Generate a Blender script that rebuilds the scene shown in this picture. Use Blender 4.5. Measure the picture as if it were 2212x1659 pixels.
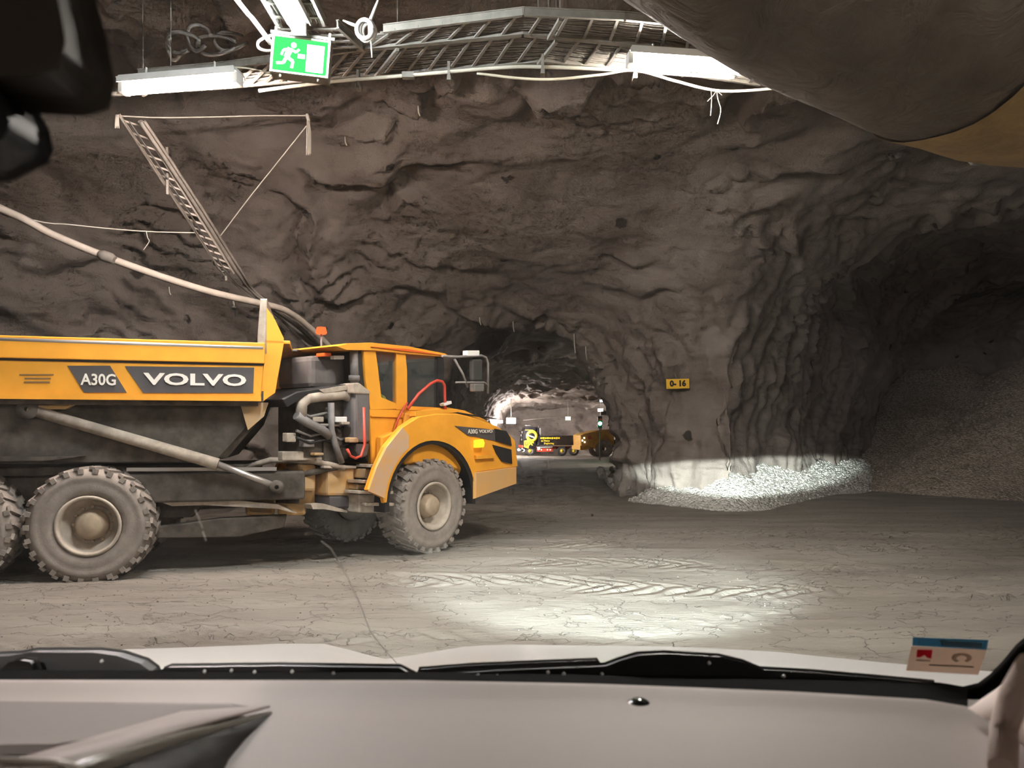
import bpy, math, random
import numpy as np
from mathutils import Vector, Matrix

for o in list(bpy.data.objects): bpy.data.objects.remove(o)
SC = bpy.context.scene
COL = SC.collection
rnd = random.Random(7)
rng = np.random.RandomState(5)

# ------------------------------------------------------------ camera, world, exposure
EYE = Vector((0, 0, 2.1)); F = 1600.0; CX, HY = 1106.0, 925.0
cam_d = bpy.data.cameras.new('camera'); cam = bpy.data.objects.new('camera', cam_d); COL.objects.link(cam)
cam.location = EYE; cam.rotation_euler = (math.radians(90), 0, 0)
cam_d.sensor_width = 36.0; cam_d.lens = 36.0 * F / 2212; cam_d.shift_y = (HY - 829.5) / 2212
cam_d.dof.use_dof = True; cam_d.dof.focus_distance = 17.0; cam_d.dof.aperture_fstop = 7.0
cam_d.clip_start = 0.02; cam_d.clip_end = 300
SC.camera = cam
w = bpy.data.worlds.new('world'); SC.world = w; w.use_nodes = True
w.node_tree.nodes['Background'].inputs[0].default_value = (0.6, 0.55, 0.5, 1)
w.node_tree.nodes['Background'].inputs[1].default_value = 0.0
SC.view_settings.view_transform = 'Standard'; SC.view_settings.look = 'None'
SC.view_settings.gamma = 1; SC.view_settings.use_curve_mapping = False
SC.view_settings.exposure = 0.0
SC.cycles.use_denoising = True; SC.cycles.use_adaptive_sampling = True; SC.cycles.adaptive_threshold = 0.1; SC.cycles.adaptive_min_samples = 12
SC.cycles.max_bounces = 6; SC.cycles.diffuse_bounces = 3; SC.cycles.glossy_bounces = 2
SC.cycles.transmission_bounces = 6; SC.cycles.transparent_max_bounces = 12
SC.cycles.caustics_reflective = False; SC.cycles.caustics_refractive = False
SC.cycles.sample_clamp_indirect = 4.0

def spot(name, loc, target, power, angle, blend, color, sx=1, sy=1, size=0.04, roll=0):
    d = bpy.data.lights.new(name, 'SPOT'); o = bpy.data.objects.new(name, d); COL.objects.link(o)
    o.location = loc
    q = (Vector(target) - Vector(loc)).to_track_quat('-Z', 'Y')
    o.rotation_euler = q.to_euler(); o.scale = (sx, sy, 1)
    if roll: o.rotation_euler.rotate_axis('Z', roll)
    d.energy = power; d.spot_size = math.radians(angle); d.spot_blend = blend; d.color = color; d.shadow_soft_size = size
    return o
# headlamps of the car the picture is taken from
spot('low_beam', (0.85, 2.75, 1.0), (6.9, 22.6, 0.72), 70000, 20, 0.5, (0.86, 0.98, 0.95), 1.0, 0.17, 0.03)
spot('low_beam', (-0.75, 2.75, 1.0), (5.6, 22.6, 0.5), 5000, 24, 0.5, (0.92, 0.98, 0.94), 1.0, 0.13, 0.03)
spot('fog_beam', (0.75, 2.85, 0.9), (1.15, 9.3, 0.0), 17000, 48, 0.6, (0.80, 0.97, 1.0), 1.0, 0.155, 0.04)
spot('fog_beam', (-0.65, 2.85, 0.9), (0.6, 7.6, 0.0), 2200, 90, 1.0, (0.9, 0.97, 0.95), 1.0, 0.3, 0.04)

# ------------------------------------------------------------ helpers
def tag(o, label=None, cat=None, group=None, kind=None):
    if label: o['label'] = label
    if cat: o['category'] = cat
    if group: o['group'] = group
    if kind: o['kind'] = kind
    return o
def empty(name, loc=(0, 0, 0), rz=0, parent=None):
    o = bpy.data.objects.new(name, None); COL.objects.link(o); o.location = loc; o.rotation_euler = (0, 0, rz)
    o.empty_display_size = 0.2
    if parent: o.parent = parent
    return o

class MB:
    def __init__(s): s.v = []; s.f = []; s.sm = []
    def add(s, vs, fs, smooth=False):
        b = len(s.v); s.v += [tuple(p) for p in vs]; s.f += [tuple(i + b for i in f) for f in fs]; s.sm += [smooth] * len(fs); return s
    def box(s, c, d, rot=None, taper=1.0):
        hx, hy, hz = d[0] / 2, d[1] / 2, d[2] / 2
        P = [Vector((x * (taper if z > 0 else 1), y * (taper if z > 0 else 1), z)) for z in (-hz, hz) for (x, y) in ((-hx, -hy), (hx, -hy), (hx, hy), (-hx, hy))]
        if rot is not None:
            R = rot if isinstance(rot, Matrix) else Matrix.Rotation(rot, 3, 'Z')
            P = [R @ p for p in P]
        c = Vector(c)
        return s.add([c + p for p in P], [(3, 2, 1, 0), (4, 5, 6, 7), (0, 1, 5, 4), (1, 2, 6, 5), (2, 3, 7, 6), (3, 0, 4, 7)])
    def bar(s, a, b, w, h, up=(0, 0, 1)):
        a, b = Vector(a), Vector(b); x = (b - a); L = x.length
        if L < 1e-6: return s
        x.normalize(); z = Vector(up); y = z.cross(x)
        if y.length < 1e-3: y = Vector((0, 1, 0)).cross(x)
        y.normalize(); z = x.cross(y)
        R = Matrix((x, y, z)).transposed()
        return s.box((a + b) / 2, (L, w, h), R)
    def tube(s, pts, r, n=8, cap=True):
        pts = [Vector(p) for p in pts]; rs = r if isinstance(r, (list, tuple)) else [r] * len(pts)
        vs = []; prev = None
        for i, p in enumerate(pts):
            t = (pts[min(i + 1, len(pts) - 1)] - pts[max(i - 1, 0)])
            if t.length < 1e-9: t = Vector((0, 0, 1))
            t.normalize()
            u = prev if prev is not None else (Vector((0, 0, 1)) if abs(t.z) < 0.9 else Vector((1, 0, 0)))
            u = (u - t * u.dot(t))
            if u.length < 1e-4: u = Vector((1, 0, 0)) - t * t.x
            u.normalize(); v = t.cross(u); prev = u
            for k in range(n):
                a = 2 * math.pi * k / n; vs.append(p + (u * math.cos(a) + v * math.sin(a)) * rs[i])
        fs = [(i * n + k, i * n + (k + 1) % n, (i + 1) * n + (k + 1) % n, (i + 1) * n + k) for i in range(len(pts) - 1) for k in range(n)]
        s.add(vs, fs, True)
        if cap:
            b = len(s.v) - len(vs)
            s.f.append(tuple(b + k for k in range(n))[::-1]); s.sm.append(False)
            e = b + (len(pts) - 1) * n; s.f.append(tuple(e + k for k in range(n))); s.sm.append(False)
        return s
    def lathe(s, prof, c, axis='Y', n=32, smooth=True):
        vs = []; c = Vector(c)
        for k in range(n):
            a = 2 * math.pi * k / n
            for (r, h) in prof:
                q = (r * math.cos(a), h, r * math.sin(a)) if axis == 'Y' else (r * math.cos(a), r * math.sin(a), h) if axis == 'Z' else (h, r * math.cos(a), r * math.sin(a))
                vs.append(c + Vector(q))
        m = len(prof)
        fs = [(k * m + i, k * m + i + 1, ((k + 1) % n) * m + i + 1, ((k + 1) % n) * m + i) for k in range(n) for i in range(m - 1)]
        return s.add(vs, fs, smooth)
    def prism(s, prof, y0, y1, bev=0.0):
        """profile of (x,z) extruded along y"""
        n = len(prof)
        if bev > 0:
            cx = sum(p[0] for p in prof) / n; cz = sum(p[1] for p in prof) / n
            def ins(p):
                d = math.hypot(p[0] - cx, p[1] - cz) or 1
                return (p[0] - (p[0] - cx) / d * bev, p[1] - (p[1] - cz) / d * bev)
            rings = [([ins(p) for p in prof], y0), (prof, y0 + bev), (prof, y1 - bev), ([ins(p) for p in prof], y1)]
        else: rings = [(prof, y0), (prof, y1)]
        vs = [(p[0], y, p[1]) for r, y in rings for p in r]
        fs = [(k * n + i, k * n + (i + 1) % n, (k + 1) * n + (i + 1) % n, (k + 1) * n + i) for k in range(len(rings) - 1) for i in range(n)]
        fs.append(tuple(range(n))[::-1]); fs.append(tuple((len(rings) - 1) * n + i for i in range(n)))
        return s.add(vs, fs)
    def build(s, name, m, parent=None, loc=(0, 0, 0), rz=0, bevel=0, autosmooth=False):
        me = bpy.data.meshes.new(name); me.from_pydata(s.v, [], s.f)
        me.polygons.foreach_set('use_smooth', s.sm)
        me.materials.append(m); me.validate(); me.update()
        o = bpy.data.objects.new(name, me); COL.objects.link(o); o.location = loc; o.rotation_euler = (0, 0, rz)
        if parent: o.parent = parent
        if bevel:
            b = o.modifiers.new('bevel', 'BEVEL'); b.width = bevel; b.segments = 2; b.limit_method = 'ANGLE'; b.angle_limit = math.radians(35)
        return o

def shared(name, me, parent, loc=(0, 0, 0), rot=(0, 0, 0), scale=(1, 1, 1)):
    o = bpy.data.objects.new(name, me); COL.objects.link(o); o.location = loc; o.rotation_euler = rot; o.scale = scale
    if parent: o.parent = parent
    return o
def text_mesh(name, s, size, m, parent, loc, rot, depth=0.004, bold=0.0, sx=1.0):
    cu = bpy.data.curves.new(name, 'FONT'); cu.body = s; cu.size = size; cu.extrude = depth; cu.offset = bold
    cu.align_x = 'CENTER'; cu.align_y = 'CENTER'; cu.resolution_u = 3
    t = bpy.data.objects.new('tmp', cu); COL.objects.link(t)
    dg = bpy.context.evaluated_depsgraph_get(); me = bpy.data.meshes.new_from_object(t.evaluated_get(dg))
    bpy.data.objects.remove(t)
    me.materials.clear(); me.materials.append(m)
    o = bpy.data.objects.new(name, me); COL.objects.link(o); o.location = loc; o.rotation_euler = rot; o.scale = (sx, 1, 1)
    if parent: o.parent = parent
    return o

# ------------------------------------------------------------ materials
MATS = {}
def mat(name, col, rough=0.6, metal=0.0, vary=0.0, vscale=4.0, bump=0.0, bscale=30.0, bdist=0.01, emit=None, estr=0, spec=0.5, col2=None, trans=0, alpha=1, coat=0, detail=5):
    if name in MATS: return MATS[name]
    m = bpy.data.materials.new(name); m.use_nodes = True; nt = m.node_tree; b = nt.nodes['Principled BSDF']
    b.inputs['Base Color'].default_value = (*col, 1); b.inputs['Roughness'].default_value = rough; b.inputs['Metallic'].default_value = metal
    b.inputs['Specular IOR Level'].default_value = spec
    if coat: b.inputs['Coat Weight'].default_value = coat
    if trans: b.inputs['Transmission Weight'].default_value = trans
    if alpha < 1: b.inputs['Alpha'].default_value = alpha
    if emit: b.inputs['Emission Color'].default_value = (*emit, 1); b.inputs['Emission Strength'].default_value = estr
    tc = nt.nodes.new('ShaderNodeTexCoord')
    if vary or col2:
        n = nt.nodes.new('ShaderNodeTexNoise'); n.inputs['Scale'].default_value = vscale; n.inputs['Detail'].default_value = detail; n.inputs['Roughness'].default_value = 0.65
        nt.links.new(tc.outputs['Object'], n.inputs['Vector'])
        r = nt.nodes.new('ShaderNodeValToRGB'); r.color_ramp.elements[0].position = 0.35; r.color_ramp.elements[1].position = 0.68
        c2 = col2 or tuple(min(1, c * (1 + vary)) for c in col)
        r.color_ramp.elements[0].color = (*(col if col2 else tuple(c * (1 - vary) for c in col)), 1); r.color_ramp.elements[1].color = (*c2, 1)
        nt.links.new(n.outputs['Fac'], r.inputs['Fac']); nt.links.new(r.outputs['Color'], b.inputs['Base Color'])
    if bump:
        n2 = nt.nodes.new('ShaderNodeTexNoise'); n2.inputs['Scale'].default_value = bscale; n2.inputs['Detail'].default_value = 6
        nt.links.new(tc.outputs['Object'], n2.inputs['Vector'])
        bp = nt.nodes.new('ShaderNodeBump'); bp.inputs['Strength'].default_value = bump; bp.inputs['Distance'].default_value = bdist
        nt.links.new(n2.outputs['Fac'], bp.inputs['Height']); nt.links.new(bp.outputs['Normal'], b.inputs['Normal'])
    MATS[name] = m; return m

def ng(nt, typ, **kw):
    n = nt.nodes.new(typ)
    for k, v in kw.items():
        if k in n.inputs: n.inputs[k].default_value = v
        else: setattr(n, k, v)
    return n

def rock_material(name, c0, c1, c2):
    m = bpy.data.materials.new(name); m.use_nodes = True; nt = m.node_tree; b = nt.nodes['Principled BSDF']; L = nt.links.new
    b.inputs['Roughness'].default_value = 0.9; b.inputs['Specular IOR Level'].default_value = 0.2
    tc = nt.nodes.new('ShaderNodeTexCoord')
    n1 = ng(nt, 'ShaderNodeTexNoise', Scale=0.55, Detail=8, Roughness=0.6); L(tc.outputs['Object'], n1.inputs['Vector'])
    r = nt.nodes.new('ShaderNodeValToRGB'); e = r.color_ramp.elements
    e[0].position = 0.32; e[0].color = (*c0, 1); e[1].position = 0.7; e[1].color = (*c2, 1); k = e.new(0.5); k.color = (*c1, 1)
    L(n1.outputs['Fac'], r.inputs['Fac'])
    # dark flaked patches where the sprayed concrete came off
    vo = ng(nt, 'ShaderNodeTexVoronoi', Scale=0.9, Randomness=1.0); vo.distance = 'EUCLIDEAN'
    nw = ng(nt, 'ShaderNodeTexNoise', Scale=4.0, Detail=6); L(tc.outputs['Object'], nw.inputs['Vector'])
    mixv = ng(nt, 'ShaderNodeMixRGB'); mixv.inputs['Fac'].default_value = 0.24
    L(tc.outputs['Object'], mixv.inputs['Color1']); L(nw.outputs['Color'], mixv.inputs['Color2']); L(mixv.outputs['Color'], vo.inputs['Vector'])
    ra = nt.nodes.new('ShaderNodeMapRange'); ra.inputs['From Min'].default_value = 0.08; ra.inputs['From Max'].default_value = 0.11
    L(vo.outputs['Distance'], ra.inputs['Value'])
    nb = ng(nt, 'ShaderNodeTexNoise', Scale=0.35, Detail=1); L(tc.outputs['Object'], nb.inputs['Vector'])
    rb = nt.nodes.new('ShaderNodeMapRange'); rb.inputs['From Min'].default_value = 0.47; rb.inputs['From Max'].default_value = 0.50; L(nb.outputs['Fac'], rb.inputs['Value'])
    inv = ng(nt, 'ShaderNodeMath', operation='MAXIMUM'); L(ra.outputs['Result'], inv.inputs[0])
    iv2 = ng(nt, 'ShaderNodeMath', operation='SUBTRACT'); iv2.inputs[0].default_value = 1; L(rb.outputs['Result'], iv2.inputs[1]); L(iv2.outputs[0], inv.inputs[1])
    mx = ng(nt, 'ShaderNodeMixRGB', blend_type='MIX'); L(inv.outputs[0], mx.inputs['Fac']); mx.inputs['Color1'].default_value = (0.045, 0.038, 0.033, 1); L(r.outputs['Color'], mx.inputs['Color2'])
    L(mx.outputs['Color'], b.inputs['Base Color'])
    # grain + medium lumps
    n2 = ng(nt, 'ShaderNodeTexNoise', Scale=26.0, Detail=6, Roughness=0.7); L(tc.outputs['Object'], n2.inputs['Vector'])
    mp = ng(nt, 'ShaderNodeMapping'); mp.inputs['Scale'].default_value = (1, 1, 2.4); mp.inputs['Rotation'].default_value = (0.1, 0.25, 0); L(tc.outputs['Object'], mp.inputs['Vector'])
    n3 = ng(nt, 'ShaderNodeTexNoise', Scale=1.9, Detail=9, Roughness=0.62); n3.noise_type = 'RIDGED_MULTIFRACTAL' if hasattr(n3, 'noise_type') else n3.noise_type
    L(mp.outputs['Vector'], n3.inputs['Vector'])
    b1 = ng(nt, 'ShaderNodeBump', Strength=0.75, Distance=0.12); L(n3.outputs['Fac'], b1.inputs['Height'])
    b2 = ng(nt, 'ShaderNodeBump', Strength=0.9, Distance=0.035); L(n2.outputs['Fac'], b2.inputs['Height']); L(b1.outputs['Normal'], b2.inputs['Normal'])
    b3 = ng(nt, 'ShaderNodeBump', Strength=0.6, Distance=0.05); L(inv.outputs[0], b3.inputs['Height']); L(b2.outputs['Normal'], b3.inputs['Normal'])
    L(b3.outputs['Normal'], b.inputs['Normal'])
    return m
ROCK = rock_material('sprayed_concrete_rock', (0.15, 0.125, 0.110), (0.215, 0.184, 0.160), (0.275, 0.243, 0.214))

def lamp_mat(name, col, s):
    m = bpy.data.materials.new(name); m.use_nodes = True; nt = m.node_tree
    nt.nodes.remove(nt.nodes['Principled BSDF']); e = nt.nodes.new('ShaderNodeEmission')
    e.inputs[0].default_value = (*col, 1); e.inputs[1].default_value = s
    nt.links.new(e.outputs[0], nt.nodes['Material Output'].inputs['Surface']); return m
# ------------------------------------------------------------ numpy noise
_perm = rng.permutation(256).astype(np.int32); _perm = np.concatenate([_perm, _perm, _perm])
_grad = rng.normal(size=(256, 3)); _grad /= np.linalg.norm(_grad, axis=1)[:, None]; _grad = _grad.astype(np.float32)
def pnoise(P):
    Pi = np.floor(P).astype(np.int32); Pf = (P - Pi).astype(np.float32); Pi &= 255
    u = Pf * Pf * Pf * (Pf * (Pf * 6 - 15) + 10); out = np.zeros(len(P), np.float32)
    for dx in (0, 1):
        for dy in (0, 1):
            for dz in (0, 1):
                h = _perm[_perm[_perm[Pi[:, 0] + dx] + Pi[:, 1] + dy] + Pi[:, 2] + dz]
                g = _grad[h]; d = (Pf - np.array((dx, dy, dz), np.float32))
                wt = (u[:, 0] if dx else 1 - u[:, 0]) * (u[:, 1] if dy else 1 - u[:, 1]) * (u[:, 2] if dz else 1 - u[:, 2])
                out += wt * (g * d).sum(1)
    return out * 1.6
def fbm(P, o=4, lac=2.03, g=0.5):
    a = 1.0; s = 0; P = np.array(P, np.float32)
    for _ in range(o): s = s + a * pnoise(P); P = P * lac + 17.3; a *= g
    return s
def sstep(a, b, x): t = np.clip((x - a) / (b - a), 0, 1); return t * t * (3 - 2 * t)
def smax(a, b, k): h = np.maximum(k - np.abs(a - b), 0) / k; return np.maximum(a, b) + h * h * k * 0.25
def smin(a, b, k): return -smax(-a, -b, k)

# ------------------------------------------------------------ the cavern as a distance field
HALL = [(-26, -9), (24, -9), (30, 12), (30, 36), (18, 36), (14.6, 29.5), (9.5, 24.0), (5.9, 20.0), (4.5, 21.0), (3.2, 23.4), (3.4, 26.0), (-2.9, 26.0), (-2.75, 23.8), (-4.6, 20.6), (-7.5, 18.4), (-14.5, 15.0), (-26, 13.5)]
def poly_sdf(x, y, poly):
    d = np.full(x.shape, 1e9, np.float32); ins = np.zeros(x.shape, bool); n = len(poly)
    for i in range(n):
        ax, ay = poly[i]; bx, by = poly[(i + 1) % n]
        ex, ey = bx - ax, by - ay; wx, wy = x - ax, y - ay
        t = np.clip((wx * ex + wy * ey) / (ex * ex + ey * ey), 0, 1)
        d = np.minimum(d, np.hypot(wx - ex * t, wy - ey * t))
        c = (ay > y) != (by > y)
        ins ^= c & (x < ex * (y - ay) / (ey if abs(ey) > 1e-9 else 1e-9) + ax)
    return np.where(ins, -d, d)
def hall_height(x, y):
    h = np.interp(y, [-20, 12.5, 14.5, 17, 20, 22.5, 24, 28.5], [8.6, 8.9, 8.7, 7.95, 6.85, 5.9, 5.5, 5.5])
    s = sstep(5.5, 13, x)
    return h * (1 - s) + s * 8.0
def floor_z(y): return -0.017 * np.maximum(y - 30, 0)
def cavern(x, y, z):
    """x,y 2-D grids, z 1-D: returns 3-D field"""
    d2 = poly_sdf(x, y, HALL) + 0.05 * pnoise(np.stack([x.ravel() * .35, y.ravel() * .35, 0 * x.ravel()], 1)).reshape(x.shape) * 8
    H = hall_height(x, y)
    Z = z[None, None, :]
    lean = 0.055 * Z * Z * 0.35
    hall = smax(d2[..., None] + lean, Z - H[..., None], 3.2)
    xl = np.interp(y, [23, 25, 28, 34, 60, 88], [-2.8, -2.9, -3.3, -3.3, -2.9, -1.6]); xr = np.interp(y, [23, 25, 28, 31, 36, 60, 80, 90], [3.3, 3.5, 4.1, 4.8, 6.0, 10.3, 13.5, 14])
    hb = np.interp(y, [24, 26, 29, 36, 60, 88], [5.7, 6.2, 7.2, 7.5, 6.3, 4.6])
    side = np.maximum(xl - x, x - xr)
    b = smax(side[..., None] + lean * 0.6, Z - hb[..., None], 3.6)
    b = np.maximum(b, np.maximum(24.5 - y, y - 90)[..., None])
    return smin(hall, b, 0.9).astype(np.float32)

def nets(x0, x1, y0, y1, z0, z1, h):
    xs = np.arange(x0, x1 + h, h, dtype=np.float32); ys = np.arange(y0, y1 + h, h, dtype=np.float32); zs = np.arange(z0, z1 + h, h, dtype=np.float32)
    X, Y = np.meshgrid(xs, ys, indexing='ij'); f = cavern(X, Y, zs)
    s = f < 0
    c = np.zeros(tuple(n - 1 for n in f.shape), np.int8)
    for a in (0, 1):
        for b in (0, 1):
            for d in (0, 1): c += s[a:a + c.shape[0], b:b + c.shape[1], d:d + c.shape[2]]
    act = (c > 0) & (c < 8); idx = -np.ones(c.shape, np.int32); I = np.argwhere(act); idx[act] = np.arange(len(I))
    acc = np.zeros((len(I), 3), np.float32); cnt = np.zeros(len(I), np.float32)
    for ax in range(3):
        o1, o2 = [k for k in range(3) if k != ax]
        for a in (0, 1):
            for b in (0, 1):
                p = I.copy(); p[:, o1] += a; p[:, o2] += b; q = p.copy(); q[:, ax] += 1
                fa = f[p[:, 0], p[:, 1], p[:, 2]]; fb = f[q[:, 0], q[:, 1], q[:, 2]]; m = (fa < 0) != (fb < 0)
                t = np.where(m, fa / np.where(m, fa - fb, 1), 0); pt = p.astype(np.float32); pt[:, ax] += t
                acc[m] += pt[m]; cnt[m] += 1
    V = acc / cnt[:, None] * h + np.array((x0, y0, z0), np.float32)
    Q = []
    for ax in range(3):
        o1, o2 = [(1, 2), (2, 0), (0, 1)][ax]
        sa = [slice(None)] * 3; sb = [slice(None)] * 3; sa[ax] = slice(0, -1); sb[ax] = slice(1, None)
        E = np.argwhere(s[tuple(sa)] != s[tuple(sb)])
        ok = (E[:, o1] > 0) & (E[:, o2] > 0) & (E[:, o1] < c.shape[o1]) & (E[:, o2] < c.shape[o2]); E = E[ok]
        def g(d1, d2):
            p = E.copy(); p[:, o1] -= d1; p[:, o2] -= d2; return idx[p[:, 0], p[:, 1], p[:, 2]]
        q = np.stack([g(1, 1), g(0, 1), g(0, 0), g(1, 0)], 1)
        fl = s[E[:, 0], E[:, 1], E[:, 2]]; q[fl] = q[fl][:, ::-1]; Q.append(q)
    Q = np.concatenate(Q); Q = Q[(Q >= 0).all(1)]
    return V, Q

def mesh_np(name, V, Q, smooth=True):
    me = bpy.data.meshes.new(name); me.vertices.add(len(V)); me.vertices.foreach_set('co', V.astype(np.float32).ravel())
    me.loops.add(Q.size); me.loops.foreach_set('vertex_index', Q.ravel().astype(np.int32))
    k = Q.shape[1]; me.polygons.add(len(Q)); me.polygons.foreach_set('loop_start', np.arange(0, Q.size, k, dtype=np.int32))
    me.polygons.foreach_set('use_smooth', np.full(len(Q), smooth)); me.update(calc_edges=True); return me
def subdivide(V, Q):
    me = mesh_np('t', V, Q); o = bpy.data.objects.new('t', me); COL.objects.link(o)
    m = o.modifiers.new('s', 'SUBSURF'); m.levels = 1; m.render_levels = 1
    e = o.evaluated_get(bpy.context.evaluated_depsgraph_get()).to_mesh()
    V2 = np.empty(len(e.vertices) * 3, np.float32); e.vertices.foreach_get('co', V2)
    Q2 = np.empty(len(e.loops), np.int32); e.loops.foreach_get('vertex_index', Q2)
    bpy.data.objects.remove(o); bpy.data.meshes.remove(me)
    return V2.reshape(-1, 3), Q2.reshape(-1, 4)
def vnormals(V, Q):
    a, b, c, d = (V[Q[:, k]] for k in range(4)); n = np.cross(c - a, d - b); N = np.zeros_like(V)
    for k in range(4):
        for j in range(3): N[:, j] += np.bincount(Q[:, k], n[:, j], len(V))
    return N / (np.linalg.norm(N, axis=1)[:, None] + 1e-9)

def rock_disp(V, N):
    x, y, z = V.T; P = V.astype(np.float32)
    lo = fbm(P * 0.28, 3)
    warp = fbm(P * np.array((.22, .22, .3), np.float32) + 40, 3)
    # sloping ledges: swell outward going down, then cut back under
    ph = z * 0.62 + (x * 0.16 + y * 0.10) + warp * 1.5
    fr = ph - np.floor(ph); saw = np.where(fr < 0.11, fr / 0.11, 1 - (fr - 0.11) / 0.89)
    m1 = sstep(-0.25, 0.45, pnoise(P * 0.33 + 9))
    ph2 = z * 1.9 + x * 0.35 + fbm(P * 0.7 + 3, 3) * 1.4; f2 = ph2 - np.floor(ph2); saw2 = np.where(f2 < 0.2, f2 / 0.2, 1 - (f2 - 0.2) / 0.8)
    m2 = sstep(-0.05, 0.5, pnoise(P * 0.5 + 71))
    # folds running down the pillar
    fold = np.abs(fbm(np.stack([x * 1.3, y * 1.3, z * 0.32], 1) + 5, 3))
    pill = sstep(2.0, 4.5, x) * sstep(7.2, 3.5, z) * sstep(17, 19, y) * sstep(36, 30, y)
    sm_face = np.exp(-((x - 0.3) / 4.2) ** 2 - ((y - 18.5) / 3.2) ** 2) * 0.75      # the smoother sprayed face above the mouth
    d = 0.42 * lo * (1 - .5 * sm_face) + ((0.62 + .25 * sstep(5, 7, z)) * m1 * (saw - .5) + 0.30 * m2 * (saw2 - .5)) * (1 - sm_face) * (1 - 0.7 * pill)
    d += pill * ((0.40 - .2 * sstep(5.5, 7.5, x)) * fold - 0.1) 
    d += 0.10 * fbm(P * 1.7, 4) * (1 - .5 * sm_face) + 0.035 * np.abs(fbm(P * np.array((4, 4, 6), np.float32), 3))
    return d
RV = []
def cavern_part(args, lvl, keep, names):
    V, Q = nets(*args)
    for _ in range(lvl): V, Q = subdivide(V, Q)
    N = vnormals(V, Q); V = V + N * rock_disp(V, N)[:, None]; N = vnormals(V, Q)
    C = V[Q].mean(1); n = np.cross(V[Q[:, 2]] - V[Q[:, 0]], V[Q[:, 3]] - V[Q[:, 1]]); n /= np.linalg.norm(n, axis=1)[:, None] + 1e-9
    k = keep(C); 
    # centroid height decides ceiling / wall so that the border stays clean
    lab = names(C, n)
    for nm in sorted(set(lab[k])):
        q = Q[k & (lab == nm)]; u, inv = np.unique(q, return_inverse=True)
        me = mesh_np(nm, V[u], inv.reshape(q.shape)); me.normals_split_custom_set_from_vertices([tuple(a) for a in N[u].tolist()])
        me.materials.append(ROCK); o = bpy.data.objects.new(nm, me); COL.objects.link(o); o['kind'] = 'structure'
        RV.append(o)
def nm_near(C, n):
    h = hall_height(C[:, 0], C[:, 1]) - 1.6
    r = np.where(C[:, 2] > h, 'ceiling', np.where(C[:, 1] < 2, 'wall_rear', np.where(C[:, 0] < 0.3, 'wall_left', 'wall_right')))
    return r
def nm_far(C, n):
    return np.where(C[:, 2] > np.interp(C[:, 1], [30, 60, 88], [5.2, 4.4, 2.9]), 'ceiling_tunnel', np.where(C[:, 1] > 88.5, 'wall_tunnel_end', np.where(C[:, 0] < 1, 'wall_tunnel_left', 'wall_tunnel_right')))
cavern_part((-27.5, 31.5, -10.6, 38, -0.9, 10.2, 0.2), 1, lambda C: (C[:, 1] < 31.2) | (C[:, 0] > 12.0), nm_near)
cavern_part((-6, 16, 29.5, 92, -2.6, 9.6, 0.4), 1, lambda C: (C[:, 1] > 30.9) & ~((C[:, 0] > 12.0) & (C[:, 1] < 38)), nm_far)

from mathutils.bvhtree import BVHTree
bpy.context.view_layer.update()
_bv = []
for o in RV:
    me = o.data; vv = np.empty(len(me.vertices) * 3, np.float32); me.vertices.foreach_get('co', vv); qq = np.empty(len(me.loops), np.int32); me.loops.foreach_get('vertex_index', qq)
    if o.name.startswith(('ceiling', 'wall_left', 'wall_right')): _bv.append(BVHTree.FromPolygons(vv.reshape(-1, 3).tolist(), qq.reshape(-1, 4).tolist()))
def cast(p, d):
    best = None
    for b in _bv:
        h = b.ray_cast(Vector(p), Vector(d).normalized())
        if h[0] is not None and (best is None or h[3] < best[3]): best = h
    return best
def at(px, py, Y):
    """point at depth Y on the line of sight through a photograph pixel"""
    return Vector(((px - CX) / F * Y, Y, EYE.z - (py - HY) / F * Y))
def onrock(px, py, off=0.05):
    d = at(px, py, 1) - EYE; h = cast(EYE, d); return h[0] - d.normalized() * off

# ------------------------------------------------------------ floor
def floor_height(x, y):
    P = np.stack([x, y, 0 * x], 1).astype(np.float32)
    z = floor_z(y) + 0.05 * fbm(P * 0.16 + 3, 3) + 0.012 * fbm(P * 0.9, 3)
    near = sstep(26, 18, y)
    # tread ruts: bands along the driving line (roughly left-right, curving into the mouth)
    a = y + 0.10 * x + 0.25 * pnoise(P * .12 + 8)
    for c, wd, ph in ((6.5, .42, 0), (7.35, .30, 2), (9.9, .5, 4), (11.6, .4, 1), (13.6, .5, 3), (15.2, .4, 5)):
        t = (a - c) / wd; band = np.exp(-t * t * t * t)
        chev = np.sin((x + np.abs(a - c) * 1.3 + 0.1 * fbm(P * 2, 2)) * 2 * math.pi / 0.36 + ph)
        br = sstep(-.3, .4, pnoise(P * np.array((.5, .9, 1), np.float32) + ph * 7))
        z += near * band * br * 0.026 * np.clip(chev * 2.2, -1, 1) - near * band * 0.008
        z += near * 0.018 * np.exp(-((np.abs(t) - 1.15) / .22) ** 2) * br
    # curved ruts swinging into the mouth
    r = np.hypot(x + 6.5, y - 26.0); z += 0.035 * np.sin(r * 9.0 + 2 * pnoise(P * .3)) * np.exp(-((r - 9.0) / 2.2) ** 2) * sstep(15, 17, y) * sstep(28, 24, y)
    crumb = np.maximum(fbm(P * 5.5 + 31, 3) - 0.28, 0) * sstep(-.1, .45, pnoise(P * .45 + 55)) * sstep(30, 14, y)
    return z + 0.055 * crumb
ys = [-10.0]
while ys[-1] < 92: ys.append(ys[-1] + (0.5 if ys[-1] < 4.4 else max(0.03, 0.0042 * abs(ys[-1]) ** 1.12)))
ys = np.array(ys); xs = np.concatenate([np.arange(-28, -9.5, 0.3), np.arange(-9.5, 10.5, 0.045), np.arange(10.5, 32, 0.2)])
X, Y = np.meshgrid(xs, ys, indexing='ij')
keepc = X[:-1, :-1] * 0 + 1
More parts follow.
